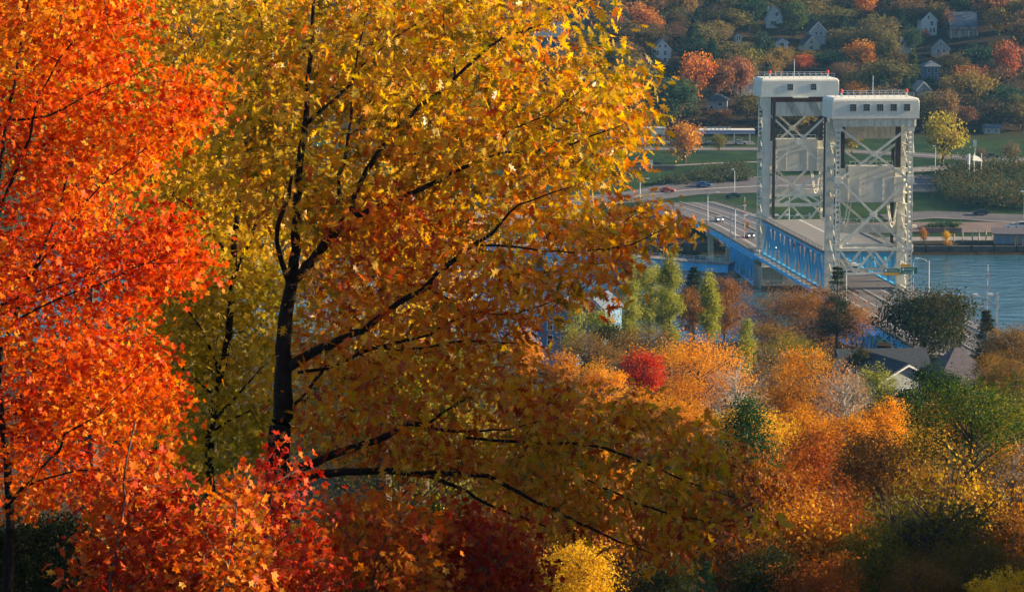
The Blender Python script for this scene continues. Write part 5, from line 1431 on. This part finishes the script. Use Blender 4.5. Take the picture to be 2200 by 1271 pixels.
# the canopy between the singled-out trees of the near slope
SLOPEM = leafmat('slope_foliage', None, .4, objcol=True)
slope_var = [tree_meshes(np.random.default_rng(600 + k), 'round' if k < 4 else 'twiggy', 1.0, .86, .14, .025, 7500 if k < 4 else 3800, SLOPEM, M['bark2'], .8) for k in range(6)]
STONES = [('russet', (.30, .11, .02), .2), ('orange', (.52, .21, .02), .22), ('brown', (.20, .11, .03), .2), ('golden', (.42, .24, .02), .16), ('olive', (.17, .15, .02), .14), ('dark green', (.035, .075, .02), .08)]
CLX = [850, 1060, 1100, 1250, 1400, 1560, 1650, 1750, 1900, 1960, 2060, 2260]; CLY = [780, 880, 900, 830, 850, 880, 905, 905, 925, 860, 840, 880]
rngs = np.random.default_rng(77)
SLM = [('black oak trunk', 620, 800), ('green aspen', 1602, 1000), ('amber tree', 1905, 895), ('biggest orange crown', 1500, 800), ('crimson tree', 1383, 790), ('thinning orange crown', 1735, 830), ('right edge green tree', 2090, 885), ('yellow corner treetop', 2170, 1255), ('glowing yellow bottom tree', 1245, 1220)]
slope = {}
for row, d in enumerate(np.arange(172, 405, 16.0)):
    xa, xb = (860 - 1100) / F * d, (2280 - 1100) / F * d
    n = max(2, int((xb - xa) / 6.4))
    for k in range(n):
        x = xa + (xb - xa) * (k + rngs.random() * .7 + (row % 2) * .4) / n; dd = d + rngs.normal() * 3
        w = rngs.uniform(6.5, 9.5); h = rngs.uniform(8.5, 12.5); g = gzf(x, dd)
        px, top = proj((x, dd, g + h))
        lim = np.interp(px, CLX, CLY) + 14
        if top < lim:
            h -= (lim - top) * dd / F
            if h < 4.5: continue
            w *= max(.65, h / 10)
        px, top = proj((x, dd, g + h))
        if top > 1290: continue
        r = rngs.random(); acc = 0
        for tone, col, p_ in STONES:
            acc += p_
            if r <= acc: break
        cm, tm_ = slope_var[rngs.integers(6)]
        t = empty('slope_tree', (x, dd, g), rngs.uniform(0, 6.28), None, 'tree', 'trees on the near slope')
        t.scale = (w, w, h)
        link('trunk', tm_, t); c = link('crown', cm, t); v = rngs.uniform(.75, 1.2); c.color = (col[0] * v, col[1] * v, col[2] * v, 1)
        q = proj((x, dd, g + h * .7)); lm = min(SLM, key=lambda l: (l[1] - q[0]) ** 2 + (l[2] - q[1]) ** 2)
        ddx, ddy = q[0] - lm[1], q[1] - lm[2]
        rel = ('right of' if ddx > 0 else 'left of') if abs(ddx) > abs(ddy) else ('below' if ddy > 0 else 'above')
        slope.setdefault((tone, rel, lm[0]), []).append((math.hypot(ddx, ddy), t))
for (tone, rel, lm), l in slope.items():
    l.sort(key=lambda t: t[0])
    for i, (_, t) in enumerate(l):
        t['label'] = '%s%s slope tree %s the %s' % (['nearest ', 'second ', 'third ', 'fourth ', 'fifth ', 'sixth ', 'seventh ', 'eighth ', 'ninth ', 'tenth ', 'eleventh ', 'twelfth '][min(i, 11)] if len(l) > 1 else '', tone, rel, lm)

# unseen trees added right of the picture only to shade the foreground and slope
wood = []
def off_tree(x, d, h, w, seed, cols):
    rng = np.random.default_rng(seed)
    g = gzf(x, d)
    if len(wood) < 3:
        mt = leafmat('wood_leaf', cols, .35)
        cm, tm_ = tree_meshes(rng, 'round', 1.0, .82, .18, .035, 5200, mt, M['bark2'], 1)
        wood.append((cm, tm_))
    cm, tm_ = wood[seed % len(wood)]
    t = empty('shade_tree', (x, d, g), rng.uniform(0, 6), 'tall autumn tree added out of view at right to cast shade', 'tree', 'unseen shade trees added to the right')
    t['label'] = 'tall autumn tree added outside the picture to the right to cast shade'
    t.scale = (w, w, h)
    link('trunk', tm_, t); link('crown', cm, t)
OFF = [(25, 60, 21, 11), (26, 68, 22.5, 12), (27, 76, 26, 12), (33, 62, 23, 12), (33, 73, 27.5, 13), (33, 84, 27, 13), (27, 87, 24, 12), (40, 76, 26, 13), (25, 50, 16.5, 10), (33, 51, 19, 10),
       (48, 158, 20, 15), (47, 175, 18.5, 15), (50, 193, 16.5, 15), (55, 212, 15, 15), (62, 183, 19, 15), (60, 165, 25, 15), (66, 203, 17, 15), (56, 145, 21, 14), (44, 142, 20, 12), (46, 150, 19, 12), (45, 166, 18, 12), (52, 170, 22, 14), (58, 195, 18, 14)]
for i, (x, d, h, w) in enumerate(OFF): off_tree(x, d, h, w, i, OL)

# ---- far hillside -----------------------------------------------------
FARM = leafmat('hillside_foliage', None, .35, objcol=True)
variants = {'round': [], 'conifer': [], 'twiggy': []}
for k in range(6):
    variants['round'].append(tree_meshes(np.random.default_rng(300 + k), 'round', 1.0, .84, .16, .050, 2600, FARM, M['bark2'], .8))
for k in range(3):
    variants['conifer'].append(tree_meshes(np.random.default_rng(320 + k), 'conifer', 1.0, .95, .05, .085, 2600, FARM, M['bark2'], .8))
for k in range(2):
    variants['twiggy'].append(tree_meshes(np.random.default_rng(330 + k), 'twiggy', 1.0, .84, .16, .045, 1300, FARM, M['bark2'], .8))
FAR = []
def far_tree(x, d, w, h, col, tone, kind, rng, place=None):
    cm, tm_ = variants[kind][rng.integers(len(variants[kind]))]
    nm = {'round': 'broadleaf_tree', 'conifer': 'spruce_tree', 'twiggy': 'bare_tree'}[kind]
    g = gzf(x, d)
    t = empty(nm, (x, d, g), rng.uniform(0, 6.28), None, 'tree', 'trees on the far bank and hillside')
    t.scale = (w, w, h)
    link('trunk', tm_, t); c = link('crown', cm, t); c.color = (*col, 1)
    q = proj((x, d, g + h * .6))
    FAR.append((t, q[0], q[1], tone, kind))
    if place: t['label'] = place
    return t
def far_at(px, pyc, w, h, col, tone, kind, label, seed, d=None, sink=0.0):
    """crown centred on pixel px,pyc, w x h pixels overall"""
    rng = np.random.default_rng(seed)
    p = ground_hit(px, pyc + h / 2) if d is None else at(px, pyc + h / 2, d)
    s = p.y / F
    t = far_tree(p.x, p.y, w * s, h * s * 1.04, col, tone, kind, rng, label)
    if d is not None: t.location.z = min(p.z, gzf(p.x, p.y))
    return t
# trees the photograph lets one single out
far_at(1494, 168, 84, 112, (.62, .20, .03), 'orange', 'round', 'glowing orange maple below the white gabled house', 501)
far_at(1470, 305, 88, 92, (.52, .22, .03), 'golden', 'round', 'golden orange street tree left of the violet canopy', 502)
far_at(1545, 307, 36, 42, (.16, .15, .03), 'olive', 'round', 'small round olive tree before the violet canopy', 503)
far_at(2026, 300, 102, 120, (.36, .29, .05), 'golden', 'round', 'large golden green tree right of the nearer tower', 504)
far_at(2172, 330, 38, 50, (.26, .17, .10), 'bare', 'twiggy', 'pale bare tree above the right end of the thicket', 505)
far_at(2106, 334, 24, 36, (.24, .15, .10), 'bare', 'twiggy', 'small bare tree left of the pale bare one', 506)
far_at(1725, 140, 56, 46, (.50, .13, .05), 'rust', 'round', 'round rust red tree right above the farther tower', 507)
far_at(1850, 120, 90, 60, (.48, .20, .03), 'orange', 'round', 'spreading orange tree between the cream house and white chimney', 508)
far_at(1838, 195, 54, 40, (.56, .25, .03), 'orange', 'round', 'small bright orange tree between the two tower tops', 509)
far_at(1590, 165, 62, 90, (.36, .15, .08), 'pinkish', 'round', 'pinkish red tree left of the farther tower', 510)
far_at(1705, 45, 66, 90, (.07, .10, .03), 'green', 'round', 'dark green tree right of the gambrel house', 511)
far_at(1960, 90, 50, 60, (.045, .08, .04), 'green', 'round', 'dark green tree left of the tall white house', 512)
far_at(1960, 150, 40, 90, (.07, .09, .03), 'green', 'conifer', 'green pointed tree above the nearer tower right corner', 513)
far_at(1858, 15, 60, 60, (.55, .20, .03), 'orange', 'round', 'orange tree at the top edge above the cream house', 514)
far_at(2165, 140, 70, 100, (.40, .13, .06), 'red', 'round', 'red orange tree at right below the slate roofed house', 515)
far_at(2145, 45, 70, 60, (.36, .22, .04), 'golden', 'round', 'golden tree right of the slate roofed house', 516)
far_at(2038, 50, 34, 60, (.42, .20, .10), 'pinkish', 'twiggy', 'pinkish thin tree left of the slate roofed house', 517)
far_at(2145, 100, 44, 26, (.62, .34, .04), 'yellow', 'round', 'small bright yellow tree at right of the hillside', 518)
far_at(1455, 220, 110, 110, (.05, .085, .035), 'green', 'round', 'dark green tree under the glowing orange maple', 519)
far_at(1405, 145, 30, 70, (.03, .055, .03), 'green', 'conifer', 'dark spruce at the left wall of the white gabled house', 520)
far_at(1238, 40, 14, 52, (.16, .14, .09), 'grey', 'conifer', 'left one of two pale spruce spires by the oak edge', 521)
far_at(1262, 45, 14, 56, (.16, .14, .09), 'grey', 'conifer', 'right one of two pale spruce spires by the oak edge', 522)
far_at(1275, 90, 50, 60, (.24, .26, .10), 'pale', 'round', 'pale green tree just right of the oak edge', 523)
far_at(2032, 512, 20, 30, (.62, .38, .03), 'yellow', 'round', 'small yellow tree on the far shore', 524)
far_at(2035, 525, 26, 12, (.55, .30, .05), 'yellow', 'round', 'low yellow bush beneath the small yellow tree', 525)
far_at(1984, 510, 20, 34, (.40, .18, .04), 'orange', 'round', 'orange brown bush on the far shore by the nearer tower', 526)
far_at(1830, 300, 60, 60, (.32, .24, .05), 'golden', 'round', 'golden tree seen through the nearer tower bracing', 527)
TONES = [('olive brown', (.125, .098, .034), .27), ('brown', (.16, .098, .046), .25), ('dark green', (.026, .050, .026), .22), ('rust', (.23, .11, .04), .10),
         ('golden olive', (.21, .155, .04), .09), ('orange', (.40, .165, .035), .04), ('dusky red', (.25, .085, .05), .03)]
rng = np.random.default_rng(99)
cand = []
for row, d in enumerate(np.arange(1002, 1330, 13.0)):
    xa, xb = (1070 - 1100) / F * d, (2260 - 1100) / F * d
    n = int((xb - xa) / 10.0)
    for k in range(n):
        x = xa + (xb - xa) * (k + rng.random() * .8 + (row % 2) * .5) / n
        dd = d + rng.normal() * 4
        cand.append((x, dd))
taken = [(o.location.x, o.location.y, o.scale.x) for o, *_ in FAR]
nfar = 0
for x, d in cand:
    if nfar >= 265: break
    r = rng.random(); acc = 0
    for tone, col, pr_ in TONES:
        acc += pr_
        if r <= acc: break
    kind = 'conifer' if tone == 'dark green' and rng.random() < .45 else ('twiggy' if tone in ('brown',) and rng.random() < .25 else 'round')
    w = rng.uniform(9.0, 19.5) * (.55 if kind == 'conifer' else 1); h = rng.uniform(8.5, 16.5) * (1.15 if kind == 'conifer' else 1)
    g = gzf(x, d); q = proj((x, d, g + h)); q0 = proj((x, d, g)); hwpx = w / 2 * F / d
    bad = False; hcap = h
    for lm, hx, hy, hd, hhw, hz, hh in HOUSES:
        if d < hd + 9 and abs(q[0] - hx) < hhw + hwpx * .72:
            top = proj((0, hd, hz + hh))[1]; bot = proj((0, hd, hz))[1]
            if hd - 1.5 < d < hd + 10 and abs(q[0] - hx) < hhw + hwpx * .3: bad = True
            elif q[1] < bot - (bot - top) * .3 and q0[1] > top: hcap = min(hcap, h - (bot - (bot - top) * .3 - q[1]) * d / F)
    for tx, ty, tw_ in taken:
        if math.hypot(x - tx, d - ty) < (w + tw_) * .25: bad = True
        # keep the singled-out trees in sight
    for (o, fx, fy, _t, _k) in FAR[:27]:
        if d < o.location.y and abs(q[0] - fx) < hwpx * .6 + o.scale.x * F / o.location.y * .3 and q[1] < fy + 6 and q0[1] > fy: bad = True
    if hcap < 2.6: continue
    if hcap < h: w *= max(.45, hcap / h); h = hcap; kind = 'round' if kind == 'conifer' else kind
    if bad: continue
    v = rng.uniform(.8, 1.35)
    far_tree(x, d, w, h, tuple(float(c * v * rng.uniform(.9, 1.1)) for c in col), tone, kind, rng)
    taken.append((x, d, w)); nfar += 1

# unique labels by landmark
LMK = [(h[0], h[1], h[2]) for h in HOUSES] + [('farther tower top', 1705, 165), ('nearer tower top', 1875, 205), ('violet canopy', 1550, 282)]
from collections import defaultdict
grp = defaultdict(list)
for o, x, y, tone, kind in FAR:
    if 'label' in o.keys(): continue
    lm = min(LMK, key=lambda l: (l[1] - x) ** 2 + 1.8 * (l[2] - y) ** 2)
    dx, dy = x - lm[1], y - lm[2]
    rel = ('right of' if dx > 0 else 'left of') if abs(dx) > abs(dy) * 1.2 else ('below' if dy > 0 else 'above')
    grp[(tone, {'round': 'tree', 'conifer': 'spruce', 'twiggy': 'bare tree'}[kind], rel, lm[0])].append((math.hypot(dx, dy), o))
ORD = ['nearest', 'second', 'third', 'fourth', 'fifth', 'sixth', 'seventh', 'eighth', 'ninth', 'tenth', 'eleventh', 'twelfth', 'thirteenth', 'fourteenth', 'fifteenth', 'sixteenth']
for (tone, kd, rel, lm), l in grp.items():
    l.sort(key=lambda t: t[0])
    for i, (_, o) in enumerate(l):
        o['label'] = ('%s hillside %s %s the %s' % (tone, kd, rel, lm)) if len(l) == 1 else '%s %s hillside %s %s the %s' % (ORD[min(i, 15)], tone, kd, rel, lm)

# thickets on the far bank: nobody could count these bushes
def thicket(name, label, poly, n, cols, seed, hmax=4.0, leaf=.55, d0=790, d1=1100):
    rng = np.random.default_rng(seed)
    p = poly_sample(rng, poly, n)
    cen = np.array([tuple(ground_hit(a, b, d0, d1)) for a, b in p])
    hh = rng.uniform(.45, 1, n) * hmax
    per = 60
    ci = np.repeat(np.arange(n), per); N = len(ci)
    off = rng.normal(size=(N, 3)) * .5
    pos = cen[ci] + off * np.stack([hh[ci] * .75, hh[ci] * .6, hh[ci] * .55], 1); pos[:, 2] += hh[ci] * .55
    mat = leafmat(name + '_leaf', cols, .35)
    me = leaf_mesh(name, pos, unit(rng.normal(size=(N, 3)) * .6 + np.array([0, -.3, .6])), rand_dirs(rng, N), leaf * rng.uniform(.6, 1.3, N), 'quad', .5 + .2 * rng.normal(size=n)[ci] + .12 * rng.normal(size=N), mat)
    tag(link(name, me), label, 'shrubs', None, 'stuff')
thicket('shrub_thicket', 'dark green brown thicket on the bank right of nearer tower', [(2010, 392), (2060, 372), (2230, 362), (2230, 452), (2150, 456), (2070, 444), (2020, 425)], 420, [(.02, .045, .03), (.04, .075, .03), (.10, .085, .03), (.20, .11, .04)], 41, 6.5, .6)
thicket('bank_shrubs', 'low dark shrubs on the grass bank left of farther tower', [(1400, 400), (1480, 382), (1540, 365), (1610, 352), (1610, 392), (1520, 398)], 150, [(.03, .05, .04), (.06, .08, .04), (.10, .10, .05), (.16, .13, .05)], 42, 2.6, .5)
thicket('hedge', 'clipped dark hedge on the far shore right of nearer tower', [(1994, 487), (2062, 486), (2062, 492), (1994, 493)], 40, [(.02, .06, .02), (.04, .09, .03), (.05, .10, .03), (.08, .11, .03)], 43, 1.6, .35)
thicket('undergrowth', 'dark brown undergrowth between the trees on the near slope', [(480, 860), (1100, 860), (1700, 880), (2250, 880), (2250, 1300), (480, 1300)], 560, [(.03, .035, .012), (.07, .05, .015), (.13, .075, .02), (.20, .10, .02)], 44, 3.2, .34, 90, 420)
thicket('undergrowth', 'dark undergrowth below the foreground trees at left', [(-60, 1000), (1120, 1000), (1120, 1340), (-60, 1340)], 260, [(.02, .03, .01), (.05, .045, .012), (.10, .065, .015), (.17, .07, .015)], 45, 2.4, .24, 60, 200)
# ------------------------------------------------------------------ haze
hz_m = bpy.data.materials.new('thin_evening_haze'); hz_m.use_nodes = True
nt = hz_m.node_tree; nt.nodes.clear()
ov = nt.nodes.new('ShaderNodeOutputMaterial'); pv = nt.nodes.new('ShaderNodeVolumePrincipled')
pv.inputs['Color'].default_value = (.22, .55, .95, 1); pv.inputs['Density'].default_value = .00006; pv.inputs['Anisotropy'].default_value = .2
nt.links.new(pv.outputs[0], ov.inputs['Volume'])
hz = MB().box(-905, 905, -85, 1805, -4.2, 141).build('haze', hz_m)
tag(hz, kind='stuff')
